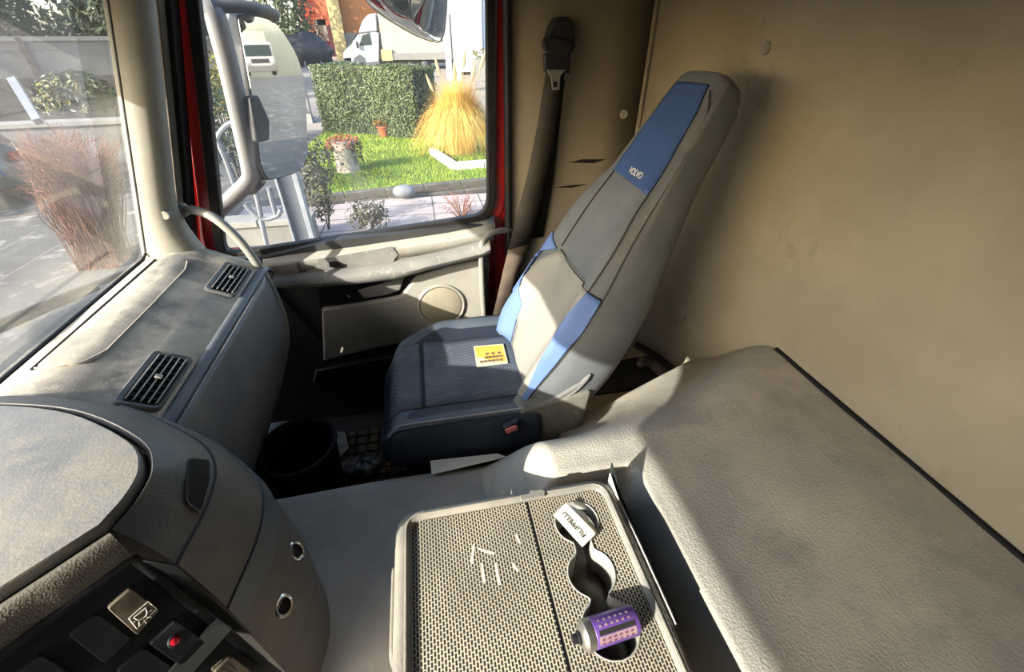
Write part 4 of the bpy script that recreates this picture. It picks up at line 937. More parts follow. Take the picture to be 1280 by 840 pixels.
struct('slope', MB().add([V(-120, 17, GZ), V(60, 17, GZ), V(60, 34, -0.36), V(-120, 34, -0.36), V(60, 120, 0.4), V(-120, 120, 0.4)], [[0, 1, 2, 3], [3, 2, 4, 5]]), M_road, smooth=False)
struct('sidewalk', MB().box((1.5, 7.0, GZ + 0.04), (9.5, 3.1, 0.08)), M_pave, smooth=False)
sw = bpy.data.objects['sidewalk']
for k in range(5): obj('paving_joint', MB().box((1.5, 5.9 + 0.55 * k, GZ + 0.0805), (9.5, 0.02, 0.004)), M_kerb, sw, smooth=False)
for k in range(10): obj('paving_joint', MB().box((-2.6 + 0.9 * k, 7.0, GZ + 0.0805), (0.02, 3.1, 0.004)), M_kerb, sw, smooth=False)
lawn_poly = [onz(395, 255, GZ), onz(640, 229, GZ), onz(700, 180, GZ), onz(560, 165, GZ), onz(410, 166, GZ), onz(380, 190, GZ)]
struct('lawn_soil', MB().prism([p + V(0, 0, 0.09) for p in lawn_poly], (0, 0, -0.12)), M_lawn, smooth=False)
def lawn_blades():
    rnd = random.Random(3); mb = MB(); c = [(p.x, p.y) for p in lawn_poly]
    def inside(x, y):
        r = False; j = len(c) - 1
        for i in range(len(c)):
            if (c[i][1] > y) != (c[j][1] > y) and x < (c[j][0] - c[i][0]) * (y - c[i][1]) / (c[j][1] - c[i][1]) + c[i][0]: r = not r
            j = i
        return r
    n = 0
    while n < 26000:
        x = rnd.uniform(-4.5, 4.5); y = rnd.uniform(8.6, 17)
        if not inside(x, y): continue
        n += 1; h = rnd.uniform(0.03, 0.085); w_ = 0.007; a = rnd.uniform(0, 3.14); dx, dy = math.cos(a) * w_, math.sin(a) * w_
        mb.add([V(x - dx, y - dy, GZ + 0.088), V(x + dx, y + dy, GZ + 0.088), V(x + rnd.uniform(-.04, .04), y + rnd.uniform(-.04, .04), GZ + 0.088 + h)], [[0, 1, 2]])
    return mb
g = obj('lawn_grass', lawn_blades(), M_grass, smooth=False); tag(g, 'bright green lawn grass between hedge and kerb', 'grass', kind='stuff')
# kerb: upper and lower course of long stones
kb = thing('lawn_kerb', 'two-step grey stone kerb along the front of the lawn', 'kerb', onz(505, 246, GZ))
ka, kb_ = onz(380, 258, GZ), onz(660, 228, GZ); kd = (kb_ - ka).normalized(); kn = V(-kd.y, kd.x, 0)
Lk = (kb_ - ka).length; nk = 6; q = 0
for k in range(nk):
    c_ = ka + kd * (Lk * (k + 0.5) / nk); R = Matrix((kd, kn, ZZ)).transposed()
    obj('kerb_stone', MB().box(c_ + V(0, 0, 0.09 + 0.004 * (k % 2)), (Lk / nk - 0.012, 0.16, 0.18), R), M_kerb, kb, bevel=0.012)
    obj('kerb_stone', MB().box(c_ - kn * 0.30 + V(0, 0, 0.04 + 0.003 * (k % 3)), (Lk / nk - 0.012, 0.14, 0.08), R), M_kerb, kb, bevel=0.012)
struct('kerb_soil', MB().prism([ka - kn * 0.24, kb_ - kn * 0.24, kb_ - kn * 0.06, ka - kn * 0.06], (0, 0, 0.10)), M_soil, smooth=False)
# grey dome stone on the kerb
o = obj('dome_stone', MB().ell(onz(505, 239, GZ + 0.22), (0.21, 0.16, 0.12), 24, 12), M_stonegrey); tag(o, 'smooth grey rounded stone sitting on the lawn kerb', 'stone')
# hedge
hL, hR = onz(408, 168, GZ), onz(522, 178, GZ); hd = (hR - hL); hlen = hd.length; hd.normalize(); hn_ = V(hd.y, -hd.x, 0)
if hn_.y > 0: hn_ = -hn_
hdg = thing('box_hedge', 'large clipped green box hedge behind the lawn', 'hedge', (hL + hR) / 2)
HH = 1.92; HD = 1.3
ztops = GZ + HH
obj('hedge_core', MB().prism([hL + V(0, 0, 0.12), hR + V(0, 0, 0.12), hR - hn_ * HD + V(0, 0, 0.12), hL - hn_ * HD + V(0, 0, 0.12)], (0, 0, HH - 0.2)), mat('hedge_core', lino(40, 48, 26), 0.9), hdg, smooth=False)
def hs(r):
    k = r.random(); u = r.uniform(-0.05, hlen + 0.05); z = r.uniform(0.05, HH) + GZ
    bul = 0.10 * math.sin(u * 3) + r.uniform(-0.12, 0.1)
    if k < 0.62: return hL + hd * u + hn_ * (0.03 + bul * 0.6) + V(0, 0, z - GZ), hn_
    if k < 0.82: return hL + hd * u - hn_ * r.uniform(0, HD) + V(0, 0, HH - 0.06 + bul * 0.6), ZZ
    if k < 0.91: return hL - hd * (0.04 + bul * 0.6) - hn_ * r.uniform(0, HD) + V(0, 0, z - GZ), -hd
    return hR + hd * (0.04 + bul * 0.6) - hn_ * r.uniform(0, HD) + V(0, 0, z - GZ), hd
obj('hedge_leaves', leaves(12500, hs, 0.046, 5), M_hedge, hdg, smooth=False)['kind'] = 'stuff'
obj('hedge_leaves', leaves(5200, hs, 0.042, 6), M_hedge2, hdg, smooth=False)['kind'] = 'stuff'
# pampas grass
pc = onz(578, 195, GZ)
pc = V(1.02, 12.3, GZ + 0.09)
pm = thing('pampas_grass', 'big golden clump of pampas grass on the right of the lawn', 'ornamental grass', pc)
rnd = random.Random(9); mb = MB()
for k in range(5200):
    a = rnd.uniform(0, 2 * math.pi); lean = rnd.uniform(0.1, 1.0) ** 0.8; h = rnd.uniform(1.2, 2.15); r0_ = rnd.uniform(0, 0.40); dr = V(math.cos(a), math.sin(a), 0); sd_ = V(-dr.y, dr.x, 0)
    p0 = pc + dr * r0_; wv = 0.008; R_ = rnd.uniform(.75, 1.25) * lean; pts = []
    for t in (0, 0.25, 0.5, 0.75, 1.0): pts.append(p0 + dr * (R_ * (0.55 * t + 0.45 * t * t)) + V(0, 0, h * ((1.25 + 0.75 * lean) * t - (0.25 + 1.72 * lean) * t * t)))
    mb.grid([[p - sd_ * wv * (1.1 - t), p + sd_ * wv * (1.1 - t)] for p, t in zip(pts, (0, .25, .5, .75, 1.05))])
for k in range(1500):
    a = rnd.uniform(0, 2 * math.pi); q = rnd.uniform(.05, .55); h = rnd.uniform(1.2, 2.0) * (1 - .35 * q); dr = V(math.cos(a), math.sin(a), 0); sd_ = V(-dr.y, dr.x, 0); p0 = pc + dr * rnd.uniform(0, .3); pts = [p0 + dr * (q * 1.3 * t * t) + V(0, 0, h * (1.1 * t - .1 * t * t)) for t in (0, .35, .7, 1)]
    mb.grid([[p - sd_ * .007 * (1.1 - t), p + sd_ * .007 * (1.1 - t)] for p, t in zip(pts, (0, .35, .7, 1.05))])
obj('blades', mb, M_pampas, pm, smooth=False)['kind'] = 'stuff'
for k, (dx, dy, h) in enumerate([(-0.55, 0, 1.75), (-0.35, 0.2, 2.1), (0.0, 0.1, 2.0), (0.2, -0.1, 2.25), (0.42, 0.2, 1.95), (0.6, 0, 2.2)]):
    b = pc + V(dx * 0.4, dy * 0.4, 0.9); t = pc + V(dx, dy, h - 0.35)
    st = obj('plume_stalk', MB().tube([b, b.lerp(t, 0.5) + V(0.02, 0, 0.05), t], 0.006, 5), M_twigpale, pm)
    obj('plume', MB().tube([t, t + V(dx * .1, 0, 0.12), t + V(dx * .2, 0, 0.28), t + V(dx * .28, 0, 0.4)], [0.012, 0.045, 0.035, 0.006], 7), M_plume, st)
# L-shaped white stone border
lb = thing('stone_border', 'white stone border set in an L at the foot of the golden grass', 'border', onz(568, 214, GZ))
LB = [onz(541, 197, GZ), onz(569, 217, GZ), onz(640, 211, GZ)]
for a, b, n_ in ((LB[0], LB[1], 1), (LB[1], LB[2], 2)):
    dd_ = (b - a); ll = dd_.length; dd_.normalize(); R = Matrix((dd_, V(-dd_.y, dd_.x, 0), ZZ)).transposed()
    for k in range(n_): obj('border_stone', MB().box(a + dd_ * (ll * (k + .5) / n_) + V(0, 0, 0.14), (ll / n_ - 0.01, 0.16, 0.22), R), M_border, lb, bevel=0.02)
# stump planter
sc0 = onz(437, 219, GZ)
sp_ = thing('stump_planter', 'pale tree-stump planter filled with dried rust-brown plants on the lawn', 'planter', sc0)
obj('stump', MB().lathe(sc0, [(0.27, 0.05), (0.25, 0.2), (0.24, 0.5), (0.26, 0.74), (0.2, 0.75), (0.001, 0.73)], 18), M_bark, sp_)
def ss(r):
    a = r.uniform(0, 6.28); q = r.random() ** 0.5; return sc0 + V(0.38 * q * math.cos(a), 0.34 * q * math.sin(a), 0.80 + r.uniform(-0.10, 0.12) - 0.14 * q), ZZ
obj('dried_plants', leaves(420, ss, 0.05, 8), M_rust, sp_, smooth=False)['kind'] = 'stuff'
def ss2(r):
    a = r.uniform(-1.2, 1.2); return sc0 + V(0.36 * math.cos(a), 0.2 * math.sin(a), 0.72 - r.uniform(0, 0.45)), V(1, 0, 0)
obj('hanging_stems', leaves(120, ss2, 0.05, 18), M_shrubleaf, sp_, smooth=False)['kind'] = 'stuff'
# potted plant in front of hedge
pt0 = onz(482, 175, GZ)
pt = thing('potted_plant', 'terracotta pot with orange-leaved plant at the foot of the hedge', 'plant pot', pt0)
obj('pot', MB().lathe(pt0, [(0.14, 0.06), (0.2, 0.36), (0.22, 0.36), (0.22, 0.40), (0.18, 0.40), (0.16, 0.34), (0.001, 0.33)], 18), M_terra, pt)
def ps(r): a = r.uniform(0, 6.28); q = r.random() ** .5; return pt0 + V(.3 * q * math.cos(a), .2 * q * math.sin(a), .45 + r.uniform(-.05, .25) * (1.2 - q)), ZZ
obj('leaves', leaves(120, ps, 0.06, 10), mat('orange_leaf', lino(210, 140, 60), .7, lino(150, 130, 60), 12), pt, smooth=False)['kind'] = 'stuff'
# leafy shrubs and bare shrub by the pavement
def shrub(name, base, rx, ry, h, n, size, material, label, cat, seed, stems=6):
    t = thing(name, label, cat, base); rnd = random.Random(seed); mb = MB()
    for k in range(stems):
        a = rnd.uniform(0, 6.28); q = rnd.uniform(.3, .8); tip = base + V(rx * q * math.cos(a), ry * q * math.sin(a), h * rnd.uniform(.7, 1)); mb.tube([base, base.lerp(tip, .5) + V(rnd.uniform(-.05, .05), rnd.uniform(-.05, .05), .04), tip], [.012, .009, .004], 5)
    obj('stems', mb, M_branch, t)
    if n:
        def sm(r):
            a = r.uniform(0, 6.28); b = r.uniform(-.9, 1); q = r.uniform(.45, 1.0); c = math.sqrt(max(0, 1 - b * b)); d = V(c * math.cos(a), c * math.sin(a), b)
            return base + V(rx * d.x * q, ry * d.y * q, h * .58 + h * .44 * d.z * q), d
        obj('leaves', leaves(n, sm, size, seed), material, t, smooth=False)['kind'] = 'stuff'
    return t
shrub('leafy_shrub', onz(466, 296, GZ) , .36, .28, .62, 420, .05, M_shrubleaf, 'dark leafy shrub on the pavement just above the door sill', 'shrub', 21)
shrub('leafy_shrub', onz(412, 292, GZ), .22, .3, 1.15, 420, .05, M_shrubleaf, 'tall narrow dark shrub right of the galvanised post', 'shrub', 22)
shrub('leafy_shrub', onz(405, 240, GZ), .5, .5, 1.0, 420, .06, M_shrubleaf, 'loose grey-green shrub behind the mirror beside the lawn', 'shrub', 23)
bs = onz(578, 277, GZ); bt = thing('bare_shrub', 'leafless brown twiggy shrub on the pavement near the window corner', 'shrub', bs)
rnd = random.Random(31); mb = MB()
for k in range(26):
    a = rnd.uniform(0, 6.28); tip = bs + V(.42 * math.cos(a) * rnd.uniform(.4, 1), .3 * math.sin(a), rnd.uniform(.2, .5)); mid = bs.lerp(tip, .55) + V(0, 0, .06); mb.tube([bs, mid, tip], [.008, .006, .003], 4)
    for j in range(3):
        s_ = bs.lerp(tip, rnd.uniform(.5, .9)); mb.tube([s_, s_ + V(rnd.uniform(-.12, .12), rnd.uniform(-.1, .1), rnd.uniform(.02, .14))], [.005, .002], 4)
obj('twigs', mb, M_twig, bt, smooth=False)
# galvanised post
po = thing('galvanised_post', 'broad galvanised steel post standing outside the passenger window', 'post', V(-1.37, 4.7, GZ))
pL, pR = ony(345, 220, 4.7), ony(372, 216, 4.7); pw = pR.x - pL.x
obj('post_web', MB().box(((pL.x + pR.x) / 2 + 0.0, 4.7, 0.0), (pw, 0.02, 2.5)), M_galv, po, smooth=False)
for sx in (-1, 1): obj('post_flange', MB().box(((pL.x + pR.x) / 2 + sx * pw * .44, 4.66, 0.0), (0.022 if sx < 0 else 0.045, 0.10, 2.5)), M_galv, po, bevel=.004)
# tubular railing
rl = thing('tube_railing', 'bent grey tube railing outside beyond the mirror arm', 'railing', onz(320, 300, GZ))
for pp_ in ([(269, 180), (276, 165), (287, 155), (300, 157), (306, 190), (312, 225)], [(272, 175), (278, 190), (284, 205), (292, 228), (300, 250)], [(306, 255), (318, 268), (330, 274), (346, 270), (351, 262)], [(318, 235), (323, 255), (326, 270)], [(336, 234), (341, 255), (345, 268)]):
    obj('rail_tube', MB().tube(crom([ony(x, y, 5.6) for x, y in pp_], 4), 0.030, 8), M_rail, rl)
obj('rail_foot', MB().tube([ony(326, 272, 5.6), ony(334, 310, 5.6), V(ony(334, 310, 5.6).x, 5.6, GZ)], 0.03, 8), M_rail, rl)
# low wall below the railing
lw = thing('low_wall', 'low pale stone wall beyond the mirror foot beside the post', 'wall', V(-2.6, 6.6, GZ))
for k in range(3): obj('coping_stone', MB().box((-3.55 + 0.75 * k, 6.75, GZ + .42), (.73, .34, .09)), M_whitestone, lw, bevel=.01)
obj('wall_body', MB().box((-2.8, 6.75, GZ + .19), (2.2, .24, .38)), M_concrete, lw, smooth=False)
# grey metal fence
fe = thing('metal_fence', 'short grey metal bar fence left of the clipped hedge', 'fence', onz(415, 132, GZ))
fa_, fb_ = V(-6.1, 20.5, GZ + .35), V(-3.7, 18.2, GZ + .35); fz = 1.15
for k in range(14):
    p = fa_.lerp(fb_, k / 13); obj('fence_bar', MB().box(p + V(0, 0, fz / 2), (.05, .05, fz)), M_fence, fe, smooth=False)
for z_ in (.06, fz - .08): obj('fence_rail', MB().tube([fa_ + V(0, 0, z_), fb_ + V(0, 0, z_)], .035, 6), M_fence, fe)
obj('fence_footing', MB().prism([fa_ + V(0, -.15, -.3), fb_ + V(0, -.15, -.3), fb_ + V(0, .15, -.3), fa_ + V(0, .15, -.3)], (0, 0, .3)), M_concrete, fe, smooth=False)

# white tarpaulin truck in the distance
YT = 33.0
tk = thing('delivery_truck', 'white delivery truck with pale tarpaulin body parked beyond the hedge', 'truck', V(-1.5, YT + 1, -0.4))
def tp(x, y, Y=YT): return ony(x, y, Y)
gw = tp(450, 84).z
cabp = [(429, 76), (429, 66), (434, 60), (440, 55), (447, 43), (468, 40), (474, 41), (474, 78), (452, 80), (440, 79)]
obj('cab', MB().prism([tp(*q) for q in cabp], (0, 2.0, 0)), M_vanwhite, tk, bevel=.06)
obj('roof_fairing', MB().prism([tp(*q) for q in [(448, 41), (453, 26), (460, 18), (470, 16), (472, 40)]], (0, 1.95, 0)), M_vanwhite, tk, bevel=.08)
obj('door_window', MB().prism([tp(*q) for q in [(449, 57), (453, 44), (462, 41), (465, 56)]], (0, -.02, 0)), M_vanglass, tk, smooth=False)
obj('windscreen', MB().prism([tp(441, 53, YT + .1) + V(-.06, 0, .03), tp(447, 43, YT + .1) + V(-.06, 0, .03), tp(447, 43, YT + .1) + V(-.06, 1.8, .03), tp(441, 53, YT + .1) + V(-.06, 1.8, .03)], (-.02, 0, .01)), M_vanglass, tk, smooth=False)
obj('bumper', MB().prism([tp(*q) for q in [(428, 72), (440, 71), (440, 80), (429, 79)]], (0, 2.0, 0)), M_vangrey, tk, bevel=.04)
obj('wheel_arch', MB().prism([tp(x, y) for x, y in [(441, 80), (443, 72), (450, 68), (456, 72), (458, 80)]], (0, -.02, 0)), M_vangrey, tk, smooth=False)
t0_, t1_ = tp(472, 16), tp(566, 78)
obj('tarpaulin_body', MB().box(((t0_.x + t1_.x) / 2, YT + 1.05, (tp(500, 67).z + t0_.z) / 2), (t1_.x - t0_.x, 2.2, t0_.z - tp(500, 67).z)), M_tarp, tk, bevel=.05)
obj('drop_side', MB().box(((tp(490, 70).x + t1_.x) / 2, YT + 1.0, (tp(500, 66).z + tp(500, 75).z) / 2), (t1_.x - tp(490, 70).x, 2.3, tp(500, 66).z - tp(500, 75).z)), M_whitestone, tk, bevel=.02)
obj('tool_box', MB().box(tp(484, 69) + V(0, -.05, 0), (.68, .3, .6)), M_cream, tk, bevel=.03)
obj('chassis', MB().box(((tp(474, 78).x + t1_.x) / 2, YT + 1.0, tp(500, 78).z), (t1_.x - tp(474, 78).x, 1.4, .18)), M_vangrey, tk, smooth=False)
RX = Matrix.Rotation(math.radians(90), 3, 'X')
for px in (449, 531):
    p = tp(px, 80); zc = tp(px, 81).z + .06
    wl = obj('wheel', MB().lathe(V(p.x, YT + .12, zc), [(.2, -.12), (.36, -.12), (.40, -.08), (.40, .1), (.2, .12)], 20, RX), M_rubber, tk)
    obj('hub', MB().lathe(V(p.x, YT - .01, zc), [(.2, .0), (.12, .04), (.001, .04)], 16, RX), M_vangrey, wl)
obj('door_mirror', MB().box(tp(448, 56) + V(-.05, -.15, 0), (.12, .12, .34)), M_black, tk, bevel=.02)

# dark covered heap
dc = ony(386, 66, 35); o = thing('covered_heap', 'dark tarpaulin-covered heap left of the white truck', 'heap', dc)
mb = MB().ell(dc + V(-.2, .6, -.1), (1.6, 1.0, 1.05), 18, 10)
hp2 = obj('tarp_cover', mb, M_tarpdark, o)
rr_ = random.Random(4)
for v in hp2.data.vertices: v.co += Vector((rr_.uniform(-1, 1), rr_.uniform(-.6, .6), rr_.uniform(-1, 1))) * .22
obj('heap_base', MB().box(dc + V(-.2, .6, -1.0), (2.8, 1.6, .5)), M_vangrey, o, bevel=.05)
for k in range(3): obj('support_post', MB().box(dc + V(-1.3 + 1.0 * k, -.4, -.9), (.07, .07, .9)), M_galv, o, smooth=False)

# buildings far behind
def facade(name, label, px0, px1, pyt, Y, depth, material, zb=-0.4):
    a, b = ony(px0, 60, Y), ony(px1, 60, Y); zt = max(ony(px0, pyt, Y).z, zb + 1)
    t = thing(name, label, 'building', V((a.x + b.x) / 2, Y + depth / 2, zb)); obj('wall', MB().box(((a.x + b.x) / 2, Y + depth / 2, (zb + zt) / 2), (b.x - a.x, depth, zt - zb)), material, t, smooth=False); return t
t = facade('orange_building', 'tall orange plastered building behind the white truck', 424, 480, -80, 44, 8, M_orange)
obj('corner_pilaster', MB().box(ony(419, 20, 43.8), (.9, .5, 14)), M_cream, t, smooth=False)
obj('plinth', MB().box(ony(440, 50, 43.8) + V(.5, 0, 0), (3.8, .3, .9)), M_concrete, t, smooth=False)
t = facade('orange_building', 'orange wall segment right of the convex mirror', 552, 574, -80, 42, 6, M_orange)
obj('window', MB().box(ony(565, 4, 41.9), (.7, .12, 1.0)), M_vanglass, t, smooth=False)
t = facade('pale_building', 'pale blue-white wall with corner pipe at the right edge of the window', 571, 600, -80, 30, 6, M_paleblue)
obj('down_pipe', MB().tube([ony(603, 0, 29.8) + V(0, 0, 6), ony(603, 90, 29.8)], .12, 10), M_galv, t)
obj('blue_return', MB().box(ony(612, 40, 30.4), (.9, .5, 9)), mat('blue_plaster', lino(168, 188, 214), .8), t, smooth=False)
t = facade('red_building', 'red awning-fronted house far left of the orange building', 384, 414, -60, 50, 6, M_redbld)
obj('sign_board', MB().box(ony(404, 14, 49.8), (1.4, .15, 2.0)), M_rust, t, smooth=False)
obj('pale_door', MB().box(ony(402, 38, 49.8), (1.0, .15, 1.6)), M_whitestone, t, smooth=False)
# white gate posts in front of the pale wall
for k, (px, lab) in enumerate([(562, 'left white gate post standing right of the convex mirror'), (574, 'right white gate post next to the pale wall')]):
    b = ony(px, 92, 24); o = obj('gate_post', MB().box(b + V(0, 0, 1.0), (.28 if k == 0 else .22, .25, 2.6)), M_paleblue, bevel=.02); tag(o, lab, 'post')
wb = thing('white_planter', 'white box planter with green plant at the right edge beyond the grass', 'planter', ony(600, 90, 22)); obj('planter_box', MB().box(ony(603, 88, 22), (1.0, .6, .8)), M_whitestone, wb, bevel=.02)
def wps(r): return ony(603, 74, 22) + V(r.uniform(-.4, .4), r.uniform(-.2, .2), r.uniform(-.15, .35)), ZZ
obj('leaves', leaves(90, wps, .1, 40), M_bushyellow, wb, smooth=False)['kind'] = 'stuff'
# conifer and far trees
def tree(name, base, rx, h, n, size, material, label, seed, z0=.1):
    t = thing(name, label, 'tree', base); obj('trunk', MB().tube([base, base + V(0, 0, h * .5)], [.18, .1], 7), M_branch, t)
    def sm(r):
        a = r.uniform(0, 6.28); b = r.uniform(0, 1); q = rx * (1 - .5 * b) * r.uniform(.5, 1); return base + V(q * math.cos(a), q * math.sin(a), h * (z0 + (1 - z0) * b)), V(math.cos(a), math.sin(a), .3).normalized()
    obj('foliage', leaves(n, sm, size, seed), material, t, smooth=False)['kind'] = 'stuff'
    return t
tree('conifer', V(ony(357, 40, 40).x, 40, -.4), 2.2, 8, 1500, .28, M_conifer, 'dark green conifer behind the mirror top', 51)
tree('bare_tree', V(ony(384, 40, 49).x, 49, -.4), 1.3, 7, 380, .25, M_branch, 'thin brown tree between conifer and red house', 52)
# yellow-green weeds by the fence
shrub('weed_clump', onz(388, 160, GZ) + V(-2.4, 5.5, .3), .8, .6, .9, 200, .1, M_bushyellow, 'yellow-green weeds behind the grey bar fence', 'weeds', 61, 3)
# shrubs seen between mirror arm and seal
shrub('side_bush', V(-3.6, 9.6, GZ), .75, .75, 2.1, 900, .06, M_bushleaf, 'dark green bush beyond the mirror arm near the pillar', 'bush', 62)
shrub('side_bush', V(-5.4, 14.4, GZ), .9, .9, 2.5, 700, .09, M_bushyellow, 'yellow-green bush far beyond the mirror arm', 'bush', 63)
hv = thing('grey_house', 'distant grey house top behind the mirror arm', 'house', ony(258, 60, 26)); obj('wall', MB().box(ony(246, 60, 26), (2.6, 2, 3.0)), M_concrete, hv, smooth=False)
obj('roof', MB().prism([ony(228, 36, 26.0) + V(0, -1.2, 0), ony(266, 36, 26) + V(0, -1.2, 0), ony(266, 36, 26) + V(0, 1.2, .9), ony(228, 36, 26) + V(0, 1.2, .9)], (0, 0, .15)), M_galv, hv, smooth=False)

# ---------------- seen through the windscreen
# long concrete wall
cw = thing('concrete_wall', 'long grey concrete panel wall beyond the windscreen', 'wall', V(-14, 19, GZ))
wa, wb_ = V(-24, 13.2, GZ), V(-7.5, 22, GZ); wd = (wb_ - wa).normalized(); wl_ = (wb_ - wa).length; R = Matrix((wd, V(-wd.y, wd.x, 0), ZZ)).transposed()
nw = 7
for k in range(nw):
    c_ = wa + wd * (wl_ * (k + .5) / nw); obj('wall_panel', MB().box(c_ + V(0, 0, 1.25 + .0), (wl_ / nw - .06, .22, 2.5), R), M_concrete, cw, smooth=False)
obj('wall_plinth', MB().box((wa + wb_) / 2 + V(0, -.1, .75), (wl_, .3, 1.5), R), M_kerb, cw, smooth=False)
obj('wall_coping', MB().box((wa + wb_) / 2 + V(0, 0, 2.56), (wl_, .36, .12), R), M_whitestone, cw, smooth=False)
for k in range(nw + 1): obj('wall_post', MB().box(wa + wd * (wl_ * k / nw) + V(0, -.06, 1.3), (.16, .26, 2.6), R), M_kerb, cw, smooth=False)
for k, (x, y, h, l) in enumerate([(-21, 19, 7, 'pale dusty tree behind the left end of the concrete wall'), (-16, 22, 6.5, 'grey-green tree behind the middle of the concrete wall'), (-14, 31, 8.0, 'blue-green tree behind the right end of the concrete wall'), (-27, 17, 7, 'far left tree beyond the concrete wall'), (-18.5, 26.5, 8, 'second row tree behind the pale dusty tree'), (-25, 24, 9, 'tallest tree far behind the concrete wall'), (-11, 24.5, 6, 'smaller tree at the right end of the concrete wall')]):
    tree('background_tree', V(x, y, GZ), 3.5, h, 4800, .19, M_conifer if k % 2 else M_bushleaf, l, 70 + k, .25)
# evergreen bush
eb = thing('laurel_bush', 'round evergreen bush with yellow tips seen through the windscreen', 'bush', (-8.25, 14.1, GZ))
ebc = V(-8.25, 14.1, GZ)
def es(r):
    a = r.uniform(0, 6.28); b = r.uniform(-.3, 1); c = math.sqrt(max(0, 1 - b * b)); d = V(c * math.cos(a), c * math.sin(a), b); q = r.uniform(.75, 1.05); return ebc + V(.88 * d.x * q, .7 * d.y * q, 1.3 + .62 * d.z * q), d
obj('leaves', leaves(1500, es, .085, 81), M_bushleaf, eb, smooth=False)['kind'] = 'stuff'
obj('leaves', leaves(420, es, .08, 82), M_bushyellow, eb, smooth=False)['kind'] = 'stuff'
obj('stem', MB().tube([ebc, ebc + V(0, 0, 1.2)], .06, 6), M_branch, eb)
# pale ledge under the bush
lg = thing('parapet', 'pale low concrete parapet below the evergreen bush', 'wall', V(-7.2, 12.2, GZ))
obj('parapet_body', MB().box((-7.2, 12.3, GZ + .50), (3.6, .3, 1.0), Matrix.Rotation(.12, 3, 'Z')), M_concrete, lg, smooth=False)
obj('parapet_cap', MB().box((-7.2, 12.3, GZ + 1.06), (3.7, .42, .1), Matrix.Rotation(.12, 3, 'Z')), M_whitestone, lg, bevel=.01)
# slanted white post
o = obj('leaning_post', MB().tube([onx(16, 100, -5.8), onx(48, 152, -5.4)], .07, 4), M_galv); tag(o, 'pale grey slanting post left of the evergreen bush', 'post')
wp = thing('windscreen_wiper', 'black wiper lying along the bottom edge of the windscreen', 'wiper', (-.86, .9, .9))
obj('wiper_arm', MB().tube([onx(-40, 428, -.868), onx(60, 385, -.858), onx(120, 360, -.852)], .009, 8), M_black, wp)
obj('wiper_blade', MB().tube([onx(-30, 416, -.862), onx(90, 366, -.848), onx(176, 334, -.838)], .007, 6), M_rubber, wp)
# heap of reddish cut brushwood
bw = thing('brushwood', 'reddish-brown dry brush of twigs outside the windscreen', 'brush', onz(110, 320, GZ))
bb = onz(132, 330, GZ); rnd = random.Random(91); mb = MB(); mb2 = MB()
for k in range(520):
    tx = rnd.uniform(20, 150); ty = rnd.uniform(150, 215) + max(0, (tx - 100)) * .3; tip = onx(tx, ty + 10, rnd.uniform(-5.3, -4.5)); b0 = bb + V(rnd.uniform(-.25, .25), rnd.uniform(-.2, .2), 0)
    mid = b0.lerp(tip, .5) + V(rnd.uniform(-.15, .15), rnd.uniform(-.15, .15), .1)
    mb.tube([b0, mid, tip], [.009, .007, .003], 3)
    for j in range(2):
        s_ = mid.lerp(tip, rnd.uniform(.1, .9)); mb.tube([s_, s_ + V(rnd.uniform(-.3, .3), rnd.uniform(-.3, .3), rnd.uniform(0, .3))], [.006, .002], 3)
obj('twigs', mb, M_twig, bw, smooth=False)['kind'] = 'stuff'
for k in range(7):
    tip = onx(10 + 12 * k, 172 + 6 * k, -5.2); mb2.tube([bb, bb.lerp(tip, .5) + V(0, 0, .05), bb.lerp(tip, .97)], [.02, .014, .006], 5)
obj('stalks', mb2, M_twigpale, bw, smooth=False)
# dark parked car, only its rear corner in view
cr = thing('parked_car', 'dark parked car with red tail light at the left edge of the windscreen', 'car', V(-7.4, 8.4, GZ))
cx, cy = -7.6, 9.5; RZ = Matrix.Rotation(math.radians(-20), 3, 'Z')
def cp_(x, y, z): return RZ @ V(x, y, 0) + V(cx, cy, GZ + z)
side = [(0.0, .30), (0.02, .62), (.10, .98), (.55, 1.42), (1.2, 1.50), (2.4, 1.45), (3.2, 1.0), (4.1, .85), (4.2, .35)]
obj('body', MB().loft([[cp_(-x, y * (0.88 if z > 1.1 else 1.0), z) for x, z in side] for y in (-.85, .85)]), M_cardarkpaint, cr, bevel=.06)
obj('rear_window', MB().prism([cp_(-.15, -.62, 1.04), cp_(-.15, .62, 1.04), cp_(-.52, .58, 1.39), cp_(-.52, -.58, 1.39)], RZ @ V(.05, 0, .04)), M_vanglass, cr, smooth=False)
for sy in (-1, 1): obj('tail_light', MB().box(cp_(.02, sy * .68, .82), (.12, .30, .16), RZ), M_taillight, cr, bevel=.02)
pl_ = obj('number_plate', MB().box(cp_(.03, 0, .60), (.03, .52, .12), RZ), M_whitestone, cr, smooth=False)
obj('plate_band', MB().box(cp_(.05, .23, .60), (.02, .05, .12), RZ), M_plateblue, pl_, smooth=False)
for sx in (-.75, -3.4):
    for sy in (-.8, .8): obj('wheel', MB().lathe(cp_(sx, sy, .31), [(.15, -.1), (.31, -.1), (.31, .1), (.15, .1)], 18, RZ @ RX), M_rubber, cr)
obj('roof_sheet', MB().prism([cp_(-.6, -.6, 1.47), cp_(-.6, .6, 1.47), cp_(-2.3, .6, 1.50), cp_(-2.3, -.6, 1.50)], (0, 0, .03)), M_vanwhite, cr, smooth=False)['label'] = 'white roof'

